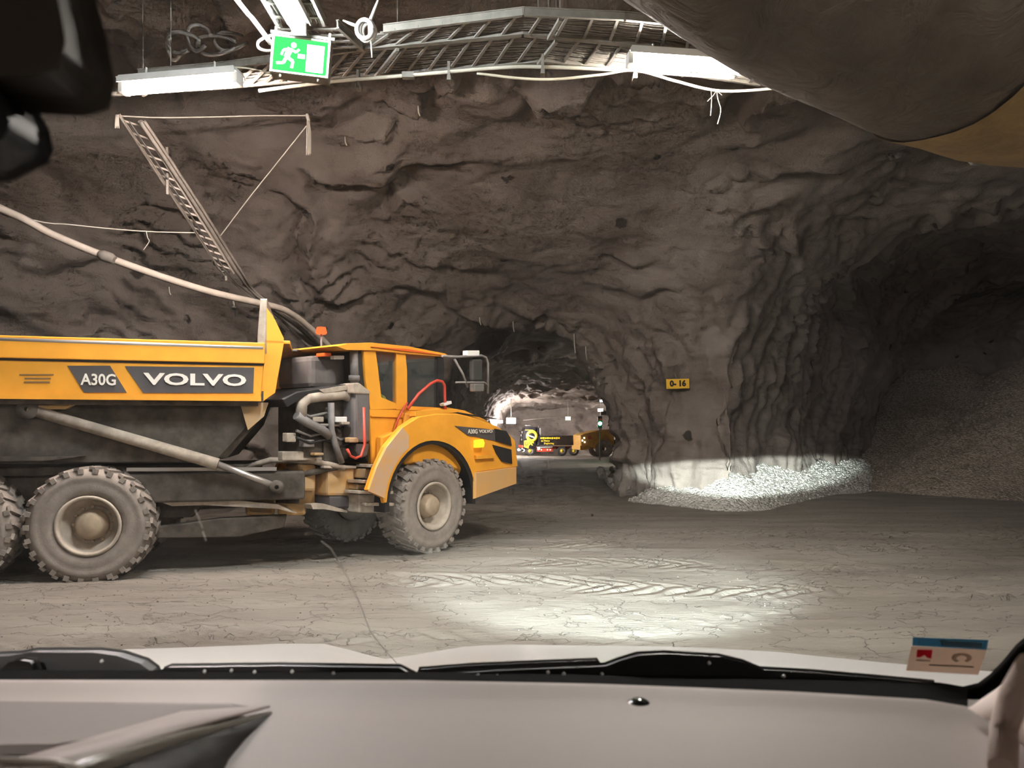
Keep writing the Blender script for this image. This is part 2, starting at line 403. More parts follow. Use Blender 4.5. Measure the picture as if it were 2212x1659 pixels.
fz = floor_height(X.ravel(), Y.ravel())
V = np.stack([X.ravel(), Y.ravel(), fz], 1); ny = len(ys); I = (np.arange(len(xs) - 1)[:, None] * ny + np.arange(ny - 1)[None, :])
inside = ((Y[:-1, :-1] < 38) | ((X[:-1, :-1] > -6) & (X[:-1, :-1] < 16)))
I = I[inside]; Q = np.stack([I, I + ny, I + ny + 1, I + 1], 1)
def ground_material():
    m = bpy.data.materials.new('packed_mud_floor'); m.use_nodes = True; nt = m.node_tree; b = nt.nodes['Principled BSDF']; L = nt.links.new
    b.inputs['Roughness'].default_value = 0.85; b.inputs['Specular IOR Level'].default_value = 0.25
    tc = nt.nodes.new('ShaderNodeTexCoord')
    mp = ng(nt, 'ShaderNodeMapping'); mp.inputs['Scale'].default_value = (0.35, 1.5, 1); mp.inputs['Rotation'].default_value = (0, 0, -0.06); L(tc.outputs['Object'], mp.inputs['Vector'])
    n1 = ng(nt, 'ShaderNodeTexNoise', Scale=0.8, Detail=10, Roughness=0.65); L(mp.outputs['Vector'], n1.inputs['Vector'])
    r = nt.nodes.new('ShaderNodeValToRGB'); e = r.color_ramp.elements; e[0].position = .3; e[0].color = (.175, .150, .125, 1); e[1].position = .7; e[1].color = (.29, .262, .222, 1)
    L(n1.outputs['Fac'], r.inputs['Fac'])
    # dark crumbs along the track edges
    n4 = ng(nt, 'ShaderNodeTexNoise', Scale=9.0, Detail=6, Roughness=0.75); L(mp.outputs['Vector'], n4.inputs['Vector'])
    r4 = nt.nodes.new('ShaderNodeMapRange'); r4.inputs['From Min'].default_value = .56; r4.inputs['From Max'].default_value = .63; L(n4.outputs['Fac'], r4.inputs['Value'])
    n5 = ng(nt, 'ShaderNodeTexNoise', Scale=0.7, Detail=3); L(mp.outputs['Vector'], n5.inputs['Vector'])
    r5 = nt.nodes.new('ShaderNodeMapRange'); r5.inputs['From Min'].default_value = .45; r5.inputs['From Max'].default_value = .62; L(n5.outputs['Fac'], r5.inputs['Value'])
    mu = ng(nt, 'ShaderNodeMath', operation='MULTIPLY'); L(r4.outputs[0], mu.inputs[0]); L(r5.outputs[0], mu.inputs[1])
    mu2 = ng(nt, 'ShaderNodeMath', operation='MULTIPLY'); L(mu.outputs[0], mu2.inputs[0]); mu2.inputs[1].default_value = .8
    mx = ng(nt, 'ShaderNodeMixRGB'); L(mu2.outputs[0], mx.inputs['Fac']); L(r.outputs['Color'], mx.inputs['Color1']); mx.inputs['Color2'].default_value = (.11, .095, .075, 1)
    L(mx.outputs['Color'], b.inputs['Base Color'])
    # cracks
    vo = ng(nt, 'ShaderNodeTexVoronoi', Scale=3.2); vo.feature = 'DISTANCE_TO_EDGE'
    nw = ng(nt, 'ShaderNodeTexNoise', Scale=3.0, Detail=5); L(tc.outputs['Object'], nw.inputs['Vector'])
    mv = ng(nt, 'ShaderNodeMixRGB'); mv.inputs['Fac'].default_value = .35; 
    mp2 = ng(nt, 'ShaderNodeMapping'); mp2.inputs['Scale'].default_value = (0.5, 1.2, 1); L(tc.outputs['Object'], mp2.inputs['Vector'])
    L(mp2.outputs['Vector'], mv.inputs['Color1']); L(nw.outputs['Color'], mv.inputs['Color2']); L(mv.outputs['Color'], vo.inputs['Vector'])
    rc = nt.nodes.new('ShaderNodeMapRange'); rc.inputs['From Max'].default_value = .02; L(vo.outputs['Distance'], rc.inputs['Value'])
    n2 = ng(nt, 'ShaderNodeTexNoise', Scale=14.0, Detail=8, Roughness=0.7); L(mp.outputs['Vector'], n2.inputs['Vector'])
    b1 = ng(nt, 'ShaderNodeBump', Strength=0.8, Distance=0.05); L(n2.outputs['Fac'], b1.inputs['Height'])
    b2 = ng(nt, 'ShaderNodeBump', Strength=0.9, Distance=0.02); L(rc.outputs[0], b2.inputs['Height']); L(b1.outputs['Normal'], b2.inputs['Normal'])
    L(b2.outputs['Normal'], b.inputs['Normal']); return m
GROUND = ground_material()
me = mesh_np('floor', V, Q); me.materials.append(GROUND); o = bpy.data.objects.new('floor', me); COL.objects.link(o); o['kind'] = 'structure'
# ------------------------------------------------------------ lamps
LW = lamp_mat('tube_white', (1.0, 0.93, 0.84), 580); LP = lamp_mat('tube_pinkish', (1.0, 0.84, 0.76), 660); LC = lamp_mat('tube_cool', (0.88, 0.95, 1.0), 430)
HOUSING = mat('lamp_housing', (0.55, 0.53, 0.48), 0.5)
def tube_lamp(a, b, m, label, group=None, r=0.08, lid=True):
    a, b = Vector(a), Vector(b); c = (a + b) / 2; d = b - a; rz = math.atan2(d.y, d.x); L = d.length; tilt = math.atan2(d.z, math.hypot(d.x, d.y))
    t = empty('tube_lamp', c, rz); t.rotation_euler = (0, -tilt, rz)
    MB().tube([(-L / 2, 0, 0), (-L / 2 + .05, 0, 0), (L / 2 - .05, 0, 0), (L / 2, 0, 0)], [r * .6, r, r, r * .6], 12).build('diffuser', m, t)
    MB().prism([(-L / 2 - .03, .075), (L / 2 + .03, .075), (L / 2, .14), (-L / 2, .14)], -.12, .12).build('housing', HOUSING, t)
    for s in (-1, 1): MB().bar((-L / 2 - .02, s * .125, .075), (L / 2 + .02, s * .125, .075), .012, .06).build('reflector_lip', HOUSING, t)
    for s in (-1, 1): MB().box((s * (L / 2 + .0), 0, .01), (.06, .16, .15)).build('end_cap', HOUSING, t)
    for s in (-1, 1): MB().bar((s * L * .3, 0, .1), (s * L * .3, 0, .27), .03, .012, (1, 0, 0)).build('bracket', HOUSING, t)
    return tag(t, label, 'lamp', group)
tube_lamp(at(268, 193, 10.05), at(514, 173, 9.75), LP, 'glowing pinkish white tube lamp under the cable tray, left of the green exit sign')
tube_lamp(at(646, 62, 8.55), (-2.43, 6.9, 6.62), LC, 'bluish white tube lamp running toward the viewer above the exit sign')
tube_lamp(at(1360, 131, 9.35), (2.95, 9.5, 6.72), LW, 'glowing white tube lamp partly hidden by the brown air duct')
# ------------------------------------------------------------ articulated dump truck
YEL = mat('truck_yellow', (0.88, 0.38, 0.035), 0.45, vary=0.10, vscale=1.5, spec=0.4)
YELD = mat('truck_yellow_dusty', (0.62, 0.36, 0.13), 0.75, col2=(0.42, 0.32, 0.22), vscale=3)
DUST = mat('dusty_beige_steel', (0.42, 0.35, 0.28), 0.85, vary=0.25, vscale=5)
DARK = mat('dirty_dark_steel', (0.045, 0.036, 0.028), 0.8, col2=(0.12, 0.10, 0.08), vscale=4)
BLK = mat('black_plastic', (0.018, 0.017, 0.017), 0.5)
GREY = mat('decal_grey', (0.085, 0.075, 0.075), 0.55)
STEEL = mat('worn_bare_steel', (0.55, 0.50, 0.46), 0.35, metal=0.7)
GREYM = mat('grey_muffler', (0.22, 0.20, 0.19), 0.6, vary=.2, vscale=6)
WHT = mat('off_white_print', (0.75, 0.70, 0.62), 0.6)
RED = mat('red_handrail', (0.55, 0.06, 0.035), 0.45)
TYRE = mat('dusty_tyre', (0.21, 0.175, 0.15), 0.95, col2=(0.30, 0.255, 0.215), vscale=5, bump=.3, bscale=40)
RIM = mat('dusty_rim', (0.36, 0.30, 0.24), 0.8, col2=(0.47, 0.40, 0.32), vscale=6)
HUBM = mat('rusty_hub', (0.42, 0.32, 0.22), 0.8, vary=.2)
GLASS = mat('cab_glass', (0.10, 0.12, 0.12), 0.06, alpha=0.18, spec=0.9)
WHT2 = mat('white_label', (0.8, 0.78, 0.74), 0.5)
ORL = lamp_mat('amber_lamp', (1.0, 0.62, 0.02), 2.2)
REDL = lamp_mat('red_beacon', (1.0, 0.12, 0.03), 2.0)

WF, WR = 2.7, 2.7
AF, AR = math.radians(52), math.radians(15)
class Unit:
    def __init__(s, near, ang, wid):
        s.a = ang; s.h = Vector((math.cos(ang), math.sin(ang), 0)); s.n = Vector((math.sin(ang), -math.cos(ang), 0)); s.near = Vector(near)
        s.o = s.near - s.n * wid / 2; s.w = wid
    def p(s, px, py, inset=0.0):
        """(forward, height) in the plane parallel to the flank"""
        r = (px - CX) / F; B = s.near - s.n * inset
        t = (r * B.y - B.x) / (s.h.x - r * s.h.y); Y = B.y + t * s.h.y
        return (t, EYE.z - (py - HY) / F * Y)
    def P(s, pts, inset=0.0): return [s.p(a, b, inset) for a, b in pts]
    def y(s, inset): return -s.w / 2 + inset
FU = Unit((-1.30, 12.54, 0), AF, WF); RU = Unit((-5.71, 9.97, 0), AR, WR)

truck = empty('articulated_dump_truck', (-3.2, 12.2, 0))
tag(truck, 'big yellow articulated dump truck driving toward the tunnel mouth', 'truck')
T0 = Vector(truck.location)
def unit_kw(U): return dict(parent=truck, loc=U.o - T0, rz=U.a)
FK, RK = unit_kw(FU), unit_kw(RU)

def wheel_mesh(R, wd, far=False):
    """tyre with lugs, lathed about the y axis; outer face at -y"""
    mb = MB(); h = wd / 2; ri = R * .50
    prof = [(ri, h * .8), (ri + .03, h * .95), (R * .70, h), (R * .86, h * .98), (R * .955, h * .82), (R * .965, h * .4), (R * .965, -h * .4), (R * .955, -h * .82), (R * .86, -h * .98), (R * .80, -h * 1.02), (R * .77, -h * .985), (R * .70, -h), (R * .62, -h * 1.01), (ri + .03, -h * .95), (ri, -h * .8)]
    mb.lathe(prof, (0, 0, 0), 'Y', 48)
    n = 26
    for k in range(n):
        for s in (-1, 1):
            a = 2 * math.pi * (k + (0.5 if s > 0 else 0)) / n
            M = Matrix.Rotation(-a, 3, 'Y') @ Matrix.Rotation(0.35 * s, 3, 'X')
            c = Matrix.Rotation(-a, 3, 'Y') @ Vector((R * .975, s * h * .46, 0))
            mb.box(c, (R * .05, h * 1.0, R * .10), M)
            c = Matrix.Rotation(-a, 3, 'Y') @ Vector((R * .925, s * h * .93, 0)); mb.box(c, (R * .085, h * .13, R * .085), Matrix.Rotation(-a, 3, 'Y'))
    return mb
def rim_mb(R, wd):
    h = wd / 2; ri = R * .50; mb = MB()
    mb.lathe([(ri + .012, -h * .93), (ri + .012, -h * 1.0), (ri - .03, -h * 1.0), (ri - .045, -h * .8), (ri - .05, -h * .55), (R * .36, -h * .42), (R * .34, -h * .2), (R * .30, -h * .12), (R * .2, -h * .1)], (0, 0, 0), 'Y', 40)
    mb.lathe([(ri, h * .9), (ri - .04, h * .5), (R * .3, h * .3), (0.01, h * .3)], (0, 0, 0), 'Y', 32)
    return mb
def hub_mb(R, wd):
    h = wd / 2; mb = MB()
    mb.lathe([(R * .26, -h * .1), (R * .255, -h * .5), (R * .22, -h * .62), (R * .21, -h * .80), (R * .17, -h * .88), (0.004, -h * .9)], (0, 0, 0), 'Y', 32)
    for k in range(12):
        a = 2 * math.pi * k / 12; mb.tube([(R * .30 * math.cos(a), -h * .12, R * .30 * math.sin(a)), (R * .30 * math.cos(a), -h * .24, R * .30 * math.sin(a))], .022, 6)
    return mb
WRD, WWD = 0.80, 0.60
w_me = wheel_mesh(WRD, WWD).build('wheel', TYRE); rim0 = rim_mb(WRD, WWD).build('rim', RIM, w_me); hub0 = hub_mb(WRD, WWD).build('hub', HUBM, w_me)
def place_wheel(U, t, side, first=False, spin=0.0):
    o = w_me if first else w_me.copy()
    if not first:
        COL.objects.link(o)
        for c in (rim0, hub0): d = c.copy(); COL.objects.link(d); d.parent = o
    o.parent = truck
    loc = U.o - T0 + U.h * t + U.n * (U.w / 2 - WWD / 2) * (1 if side < 0 else -1)
    o.location = (loc.x, loc.y, WRD - 0.02); o.rotation_euler = (0, spin, U.a + (0 if side < 0 else math.pi))
    return o
place_wheel(RU, 0, -1, True); place_wheel(RU, 0, 1, spin=.3); place_wheel(RU, -1.67, -1, spin=.2); place_wheel(RU, -1.67, 1, spin=.7)
place_wheel(FU, 0, -1, spin=.5); place_wheel(FU, 0, 1, spin=.1)

# ---- rear unit: body
I0 = 0.10
side = RU.P([(-420, 728), (0, 742), (572, 753), (566, 866), (300, 872), (0, 872), (-420, 872)], I0)
tr, zt = side[0][0], side[2][1]; tf = side[2][0]
z_lo = side[3][1]
side = [(tr, z_lo + .02), (tf - .06, z_lo), (tf, zt - .06), (tf, zt), (tr, zt + .06)]
hull = [(tr + .1, z_lo + .02), (tr - .1, 1.95), (-2.1, 1.62), (tf - 1.0, 1.60), (tf - .55, 1.66), (tf - .15, 2.15), (tf - .02, z_lo + .02)]
mb = MB(); y0, y1 = -WR / 2 + I0, WR / 2 - I0
# open hopper: outer shell tapering inward + inner floor
n = len(hull)
mb.prism(hull, y0 + .22, y1 - .22, .1)
mb.box(((tr + tf) / 2, 0, z_lo - .02), (tf - tr - .2, y1 - y0 - .1, .10))
hop = mb.build('hopper', DARK, **RK)
for s, nm in ((-1, 'side_panel'), (1, 'side_panel')):
    yy = y0 if s < 0 else y1 - .07
    MB().prism(side, yy, yy + .07, .01).build(nm, YEL, **RK)
ribz = RU.p(300, 784, I0)[1]
mb = MB(); mb.box(((tr + tf) / 2, y0 - .012, ribz + .175), (tf - tr, .05, .30)); mb.build('upper_stiffener', YEL, bevel=.012, **RK)
mb = MB(); mb.tube([(tr, y0 + .0, zt + .045), (tf - .02, y0 + .0, zt + .005)], .045, 10); mb.build('top_rail', STEEL, **RK)
mb = MB(); mb.tube([(tr, y1, zt + .045), (tf - .02, y1, zt + .005)], .045, 10); mb.build('top_rail', STEEL, **RK)
MB().box(((tr + tf) / 2, y0 - .003, ribz + .012), (tf - tr - .02, .012, .028)).build('black_stripe', BLK, **RK)  # thin black stripe along the side panel, under the upper stiffener
MB().box(((tr + tf) / 2, y0 + .02, z_lo + .03), (tf - tr - .1, .10, .07)).build('lower_rail', YEL, **RK)
# decals
d1 = RU.P([(146, 790), (238, 790), (274, 848), (182, 848)], I0); d2 = RU.P([(270, 791), (549, 794), (547, 849), (310, 849)], I0)
MB().prism(d1, y0 - .008, y0).build('decal', GREY, **RK); MB().prism(d2, y0 - .008, y0).build('decal', GREY, **RK)
def flank_text(U, s, px0, px1, pyc, size_px, inset, m, name='lettering', bold=.006, parent_kw=None, off=.012, depth=.003):
    a = U.p(px0, pyc, inset); b = U.p(px1, pyc, inset); cx, cz = (a[0] + b[0]) / 2, (a[1] + b[1]) / 2
    o = text_mesh(name, s, 1.0, m, truck, (0, 0, 0), (0, 0, 0), depth, bold)
    me = o.data; xs_ = [v.co.x for v in me.vertices]; ys_ = [v.co.y for v in me.vertices]
    wd = max(xs_) - min(xs_); hh = max(ys_) - min(ys_); sz = abs(U.p((px0 + px1) / 2, pyc - size_px, inset)[1] - cz)
    o.scale = ((b[0] - a[0]) / wd, sz / hh, 1)
    o.rotation_euler = (math.pi / 2, 0, U.a)
    loc = U.o + U.h * cx + U.n * (U.w / 2 - inset + off) - T0; o.location = (loc.x, loc.y, cz - (max(ys_) + min(ys_)) / 2 * sz / hh)
    return o
flank_text(RU, 'A30G', 176, 252, 820, 25, I0, WHT, bold=.02, off=.02)
flank_text(RU, 'VOLVO', 312, 534, 820, 26, I0, WHT, bold=.03, off=.02)
for k, (yy, a, b) in enumerate(((808, 42, 116), (816, 54, 110), (824, 52, 108))):
    q = RU.P([(a, yy), (b, yy), (b, yy + 3), (a, yy + 3)], I0); MB().prism(q, y0 - .006, y0).build('small_print', mat('faded_print', (.22, .13, .05), .8), **RK)
# headboard (spill guard) across the front of the body
hb = RU.P([(557, 753), (560, 700), (566, 645), (590, 645), (588, 690), (580, 753)], I0)
zh = RU.p(575, 645, I0)[1]
MB().prism([(tf - .10, zt - .1), (tf - .10, zt + .2), (tf - .06, zh), (tf + .03, zh), (tf + .03, zt - .1)], y0, y1, .02).build('headboard', DUST, **RK)
for yy in (y0, y1 - .06):
    MB().prism([(tf + .02, zh - .12), (tf + .14, zh - .3), (tf + .26, zt + .16), (tf + .26, zt + .08), (tf + .14, z_lo + .12), (tf - .02, z_lo)], yy, yy + .06).build('gusset', YEL, **RK)
mb = MB(); mb.box((tf + .17, 0, zt + .10), (.36, y1 - y0, .05)); mb.build('spill_shelf', YEL, bevel=.01, **RK)
mb = MB(); mb.prism([(tf + .02, zh - .1), (tf + .10, zh - .2), (tf + .12, zt + .05), (tf + .02, zt + .0)], y0 + .3, y1 - .3); mb.build('stiffener_box', YELD, **RK)
MB().prism([(tf - .35, z_lo - .02), (tf + .04, z_lo - .02), (tf - .02, z_lo - .22), (tf - .24, z_lo - .42)], y0 + .12, y0 + .2).build('corner_bracket', YELD, **RK)
# hoist cylinder
a = RU.p(60, 884, .2); b = RU.p(470, 1003, .2); c = RU.p(598, 1052, .2); yc = y0 + .14
mb = MB(); mb.tube([(a[0], yc, a[1]), (b[0], yc, b[1])], [.075, .085], 14); hc = mb.build('hoist_cylinder', DUST, **RK)
mb = MB(); mb.tube([(b[0] - .05, yc, b[1] + .02), (c[0], yc, c[1])], .048, 12); r_ = mb.build('piston_rod', STEEL, hc)
for q_, r_ in ((a, .13), (c, .10)): MB().lathe([(.03, -.08), (r_, -.08), (r_, .08), (.03, .08)], (q_[0], yc, q_[1]), 'Y', 18).build('pin_joint', DARK, hc)
MB().prism(RU.P([(48, 874), (158, 874), (140, 884), (70, 884)], .2), y0 + .12, y0 + .22).build('cylinder_bracket', YELD, **RK)
# chassis
fr = [(-2.9, 1.05), (-2.9, 1.42), (tf - .1, 1.45), (tf + .05, 1.30), (tf + .05, 1.05), (1.4, 1.0), (1.2, .78), (-.9, .78), (-1.2, 1.0)]
for yy in (-.62, .46): MB().prism(fr, yy, yy + .16, .02).build('frame_rail', DARK, **RK)
MB().box((-.2, 0, 1.5), (4.6, 1.5, .12)).build('subframe_deck', DARK, **RK)
MB().bar((.4, y0 + .25, 1.52), (tf + .15, y0 + .25, 1.50), .05, .05).build('polished_edge', STEEL, **RK)
MB().box((tf - .75, -.75, 1.25), (2.6, .5, .42)).build('side_tank', DARK, bevel=.03, **RK)
MB().prism(RU.P([(345, 1085), (470, 1078), (600, 1090), (640, 1110), (600, 1100), (440, 1092), (370, 1094)], .35), y0 + .3, y0 + .45).build('torque_rod', DUST, **RK)
MB().prism([(.7, .52), (1.9, .50), (2.5, .62), (2.55, .80), (1.6, .78), (.7, .68)], y0 + .35, y0 + .55).build('bogie_beam', DARK, bevel=.02, **RK)
for tt in (0, -1.67): MB().tube([(tt, -.9, WRD), (tt, .9, WRD)], [.20, .16], 14).build('axle', DARK, **RK)
mb = MB(); mb.tube([(-.6, 0, .85), (2.6, 0, .95)], .08, 10); mb.build('drive_shaft', DARK, **RK)
MB().prism([(-1.55, 1.72), (-.1, 1.72), (-.55, 1.66), (-1.15, 1.66)], y0 + .1, y0 + .6).build('mudguard', DARK, **RK)

# ---- hitch
HX = tf + .25
mb = MB(); mb.box((HX + .10, 0, 1.02), (.42, 1.0, .55)); mb.build('hitch_block', YELD, bevel=.04, **RK)
for s in (-1, 1):
    mb = MB(); mb.lathe([(.02, -.2), (.15, -.2), (.15, .2), (.02, .2)], (HX + .30, s * .42, 1.12), 'Z', 18); mb.build('hitch_pin', YELD, **RK)
mb = MB(); mb.box((HX - .35, -.55, .95), (.42, .3, .34)); mb.build('hitch_lug', YELD, bevel=.05, **RK)
mb = MB(); mb.tube([RU.p(640, 1000, .5)[:1] + (-.5, 1.45), (HX - .2, -.62, 1.38), (HX + .3, -.7, 1.40), (HX + .8, -.6, 1.5)], .05, 8); mb.build('hydraulic_hose', DARK, **RK)
mb = MB(); mb.tube([(HX - .6, -.7, 1.5), (HX - .2, -.75, 1.62), (HX + .4, -.72, 1.6), (HX + .9, -.6, 1.48)], .045, 8); mb.build('hydraulic_hose', DUST, **RK)

# ---- front unit
FY = lambda i: -WF / 2 + i
# flank / fender shell with the wheel arch cut in
arch_r = 1.10
arch = [(arch_r * math.cos(a), .84 + arch_r * math.sin(a) * .98) for a in [math.radians(k) for k in np.linspace(2, 176, 22)]]
top = [(-1.45, 1.15), (-1.30, 1.48), (-1.10, 1.80), (-.75, 2.12), (-.38, 2.30), (.05, 2.36), (.6, 2.36), (1.2, 2.27), (1.7, 2.14), (2.1, 1.98), (2.27, 1.86), (2.35, 1.36), (1.12, 1.30)]
flank = top + arch + [(-1.12, 1.0)]
MB().prism(flank, FY(.03), FY(.16), .03).build('fender', YEL, **FK)
MB().prism(flank, -FY(.16), -FY(.03), .03).build('fender', YEL, **FK)
# dusty rear part of the fender strip
strip = [(-1.45, 1.13), (-1.29, 1.49), (-1.08, 1.80), (-.74, 2.11), (-.60, 1.98)] + [(arch_r * 1.03 * math.cos(a), .84 + arch_r * 1.01 * math.sin(a)) for a in [math.radians(k) for k in np.linspace(122, 172, 8)]]
MB().prism(strip, FY(.012), FY(.03)).build('fender_edge_strip', mat('sun_faded_yellow', (.66, .36, .14), .7, col2=(.55, .38, .26), vscale=4), **FK)
mb = MB()
lin = [(1.0 * math.cos(a), .84 + .99 * math.sin(a)) for a in [math.radians(k) for k in np.linspace(-6, 184, 24)]]
out = [(x * 1.1, .84 + (z - .84) * 1.1) for x, z in lin][::-1]
mb.prism(lin + out, FY(.05), FY(.75)); mb.build('wheel_arch_liner', BLK, **FK)
MB().prism(lin + out, -FY(.75), -FY(.05)).build('wheel_arch_liner', BLK, **FK)
# hood
hood = [(-.45, 1.5), (-.45, 2.36), (.35, 2.46), (.62, 2.47), (1.1, 2.42), (1.64, 2.27), (2.05, 2.10), (2.36, 1.92), (2.44, 1.80), (2.50, 1.36), (2.3, 1.2), (.9, 1.25)]
MB().prism(hood, FY(.17), -FY(.17), .12).build('hood', YEL, bevel=.02, **FK)
MB().box((1.0, FY(.13), 2.345), (1.5, .10, .016), Matrix.Rotation(.09, 3, 'Y')).build('hood_seam', BLK, **FK)
MB().prism([(-.42, 2.30), (.62, 2.38), (.62, 2.44), (-.42, 2.38)], FY(.05), FY(.2), .01).build('shoulder_moulding', YEL, **FK)
g1 = FU.P([(982, 920), (1046, 926), (1088, 931), (1096, 943), (1099, 960), (1072, 953), (1010, 941)], .03)
MB().prism(g1, FY(.018), FY(.03)).build('decal', GREY, **FK)
g2 = FU.P([(1068, 926), (1092, 931), (1101, 945), (1104, 963), (1070, 952)], .02)
MB().prism(g2, FY(.0), FY(.03)).build('side_grille', BLK, **FK)
g3 = FU.P([(1064, 961), (1103, 971), (1105, 1002), (1084, 997), (1072, 980)], .02)
MB().prism(g3, FY(.0), FY(.03)).build('air_inlet', BLK, **FK)
MB().prism(FU.P([(1026, 984), (1064, 982), (1068, 989), (1028, 992)], .0), FY(-.03), FY(.04), .01).build('crease_ledge', YEL, **FK)
flank_text(FU, 'A30G', 1010, 1031, 932, 9.5, .0, WHT, bold=.02, off=.01)
flank_text(FU, 'VOLVO', 1034, 1063, 931.5, 7, .0, WHT, bold=.02, off=.01)
lp = FU.P([(1027, 951), (1041, 949), (1044, 957), (1042, 966), (1027, 967)], -.02)
MB().prism(lp, FY(-.07), FY(.04), .02).build('turn_signal', ORL, **FK)
# bumper
bp = FU.P([(1026, 1021), (1118, 1008), (1118, 1045), (1026, 1078)], 0)
mbb = MB().prism([(bp[0][0], bp[0][1]), (bp[1][0], bp[1][1]), (bp[2][0], bp[2][1]), (bp[3][0], bp[3][1])], FY(0), -FY(0), .04)
mbb.build('bumper', mat('bumper_yellow_dusty', (.70, .36, .10), .6, col2=(.60, .36, .15), vscale=2), **FK)
MB().prism([(2.34, 1.35), (2.44, 1.34), (2.46, 1.75), (2.36, 1.8)], FY(.35), -FY(.35)).build('front_grille', BLK, **FK)
for s in (-1, 1): MB().lathe([(.01, .03), (.11, .03), (.12, -.03)], (2.47, s * .95, 1.6), 'X', 16).build('headlamp', mat('headlamp_glass', (.7, .7, .65), .2), **FK)

# cab
CI = .34; cy0, cy1 = FY(CI), .95
cabp = FU.P([(786, 762), (962, 775)], CI)
zr = FU.p(850, 745, CI)[1]
t0_, t1_ = FU.p(779, 760, CI)[0], FU.p(962, 770, CI)[0]
def cabpoly(pts, ya, yb, m, name, bev=0.0, parent=None):
    mb = MB().prism(FU.P(pts, CI), ya, yb, bev)
    if parent: return mb.build(name, m, parent)
    return mb.build(name, m, **FK)
roof = [(720, 748), (745, 742), (800, 740), (880, 748), (960, 764), (966, 768), (958, 771), (880, 765), (800, 757), (742, 756)]
cabpoly(roof, cy0 - .04, cy1 + .04, YEL, 'cab_roof', .03)
mb = MB(); q = FU.P([(802, 749), (880, 754), (963, 768), (880, 759)], CI - .06); mb.prism(q, cy0 - .065, cy0 - .04); mb.build('roof_stripe', mat('orange_red', (.75, .12, .02), .4), **FK)
body_low = [(800, 885), (906, 890), (906, 930), (880, 945), (862, 972), (856, 998), (803, 1002)]
cabpoly([(797, 883), (905, 887), (908, 935), (885, 985), (880, 1000), (803, 1002)], cy0, cy1, YEL, 'cab_body', .02)
for ya, yb in ((cy0, cy0 + .09), (cy1 - .09, cy1)):
    cabpoly([(785, 756), (811, 757), (816, 790), (824, 860), (856, 872), (858, 884), (800, 886), (790, 820)], ya, yb, YEL, 'rear_pillar', .012)
    cabpoly([(856, 760), (876, 762), (880, 800), (880, 887), (856, 886)], ya, yb, YEL, 'centre_pillar', .012)
    cabpoly([(946, 768), (958, 770), (960, 790), (956, 886), (944, 886)], ya, yb, BLK, 'front_pillar', .012)
    cabpoly([(880, 877), (960, 881), (962, 886), (880, 886)], ya, yb, YEL, 'window_sill', .01)
cabpoly([(776, 758), (786, 757), (800, 884), (800, 1000), (792, 985), (786, 880)], cy0 + .05, cy1 - .05, BLK, 'cab_rear_wall', .01)
cabpoly([(810, 760), (857, 760), (857, 872), (823, 862)], cy0 + .03, cy0 + .042, GLASS, 'window_pane')
cabpoly([(879, 764), (948, 770), (946, 879), (880, 878)], cy0 + .03, cy0 + .042, GLASS, 'window_pane')
tfw = FU.p(955, 800, CI)[0]
MB().prism([(tfw - .02, 2.48), (tfw, 2.48), (tfw - .06, 3.30), (tfw - .08, 3.30)], cy0 + .1, cy1 - .1).build('windscreen', GLASS, **FK)
cabpoly([(905, 887), (962, 889), (964, 915), (906, 913)], cy0 + .06, cy1, GREY, 'cab_lower_panel', .01)
cabpoly([(800, 898), (906, 901), (906, 903), (800, 900)], cy0 - .03, cy0 + .01, YEL, 'door_ledge')
cabpoly([(905, 886), (965, 889), (965, 893), (905, 890)], cy0 - .04, cy0 + .02, YEL, 'vent_slat'); cabpoly([(905, 898), (968, 901), (968, 905), (905, 902)], cy0 - .04, cy0 + .02, YEL, 'vent_slat')
cabpoly([(873, 900), (905, 900), (908, 925), (898, 935), (868, 933)], cy0 - .10, cy0 + .06, GREY, 'battery_box', .02)
cabpoly([(812, 945), (836, 933), (862, 934), (876, 946), (870, 972), (845, 985), (812, 992)], cy0 - .14, cy0 + .01, YEL, 'storage_box', .03)
# seat and steering inside
mb = MB(); tS = FU.p(855, 800, .8)[0]; mb.box((tS, .0, 1.95), (.5, .5, .2)); mb.box((tS - .26, 0, 2.45), (.14, .48, .9)); mb.build('seat', BLK, bevel=.04, **FK)
mb = MB(); mb.lathe([(.20, -.015), (.22, 0), (.20, .015), (.18, 0), (.20, -.015)], (tS + .62, 0, 2.35), 'X', 20); mb.tube([(tS + .62, 0, 2.35), (tS + .8, 0, 1.9)], .03, 8); mb.build('steering_wheel', BLK, **FK)
# cab work light bars seen bright
# red handrails
def ftube(pts, r, m, name, inset, n=8):
    mb = MB(); mb.tube([(t, FY(inset), z) for t, z in FU.P(pts, inset)], r, n); return mb.build(name, m, **FK)
ftube([(880, 884), (905, 850), (930, 829), (944, 822), (955, 824), (960, 832), (961, 860), (962, 897)], .026, RED, 'handrail', .20)
ftube([(786, 880), (788, 960), (780, 985), (768, 990), (757, 985), (750, 970)], .022, RED, 'handrail', .15)
ftube([(852, 935), (860, 905), (872, 882), (880, 870)], .016, RED, 'handrail', .26)
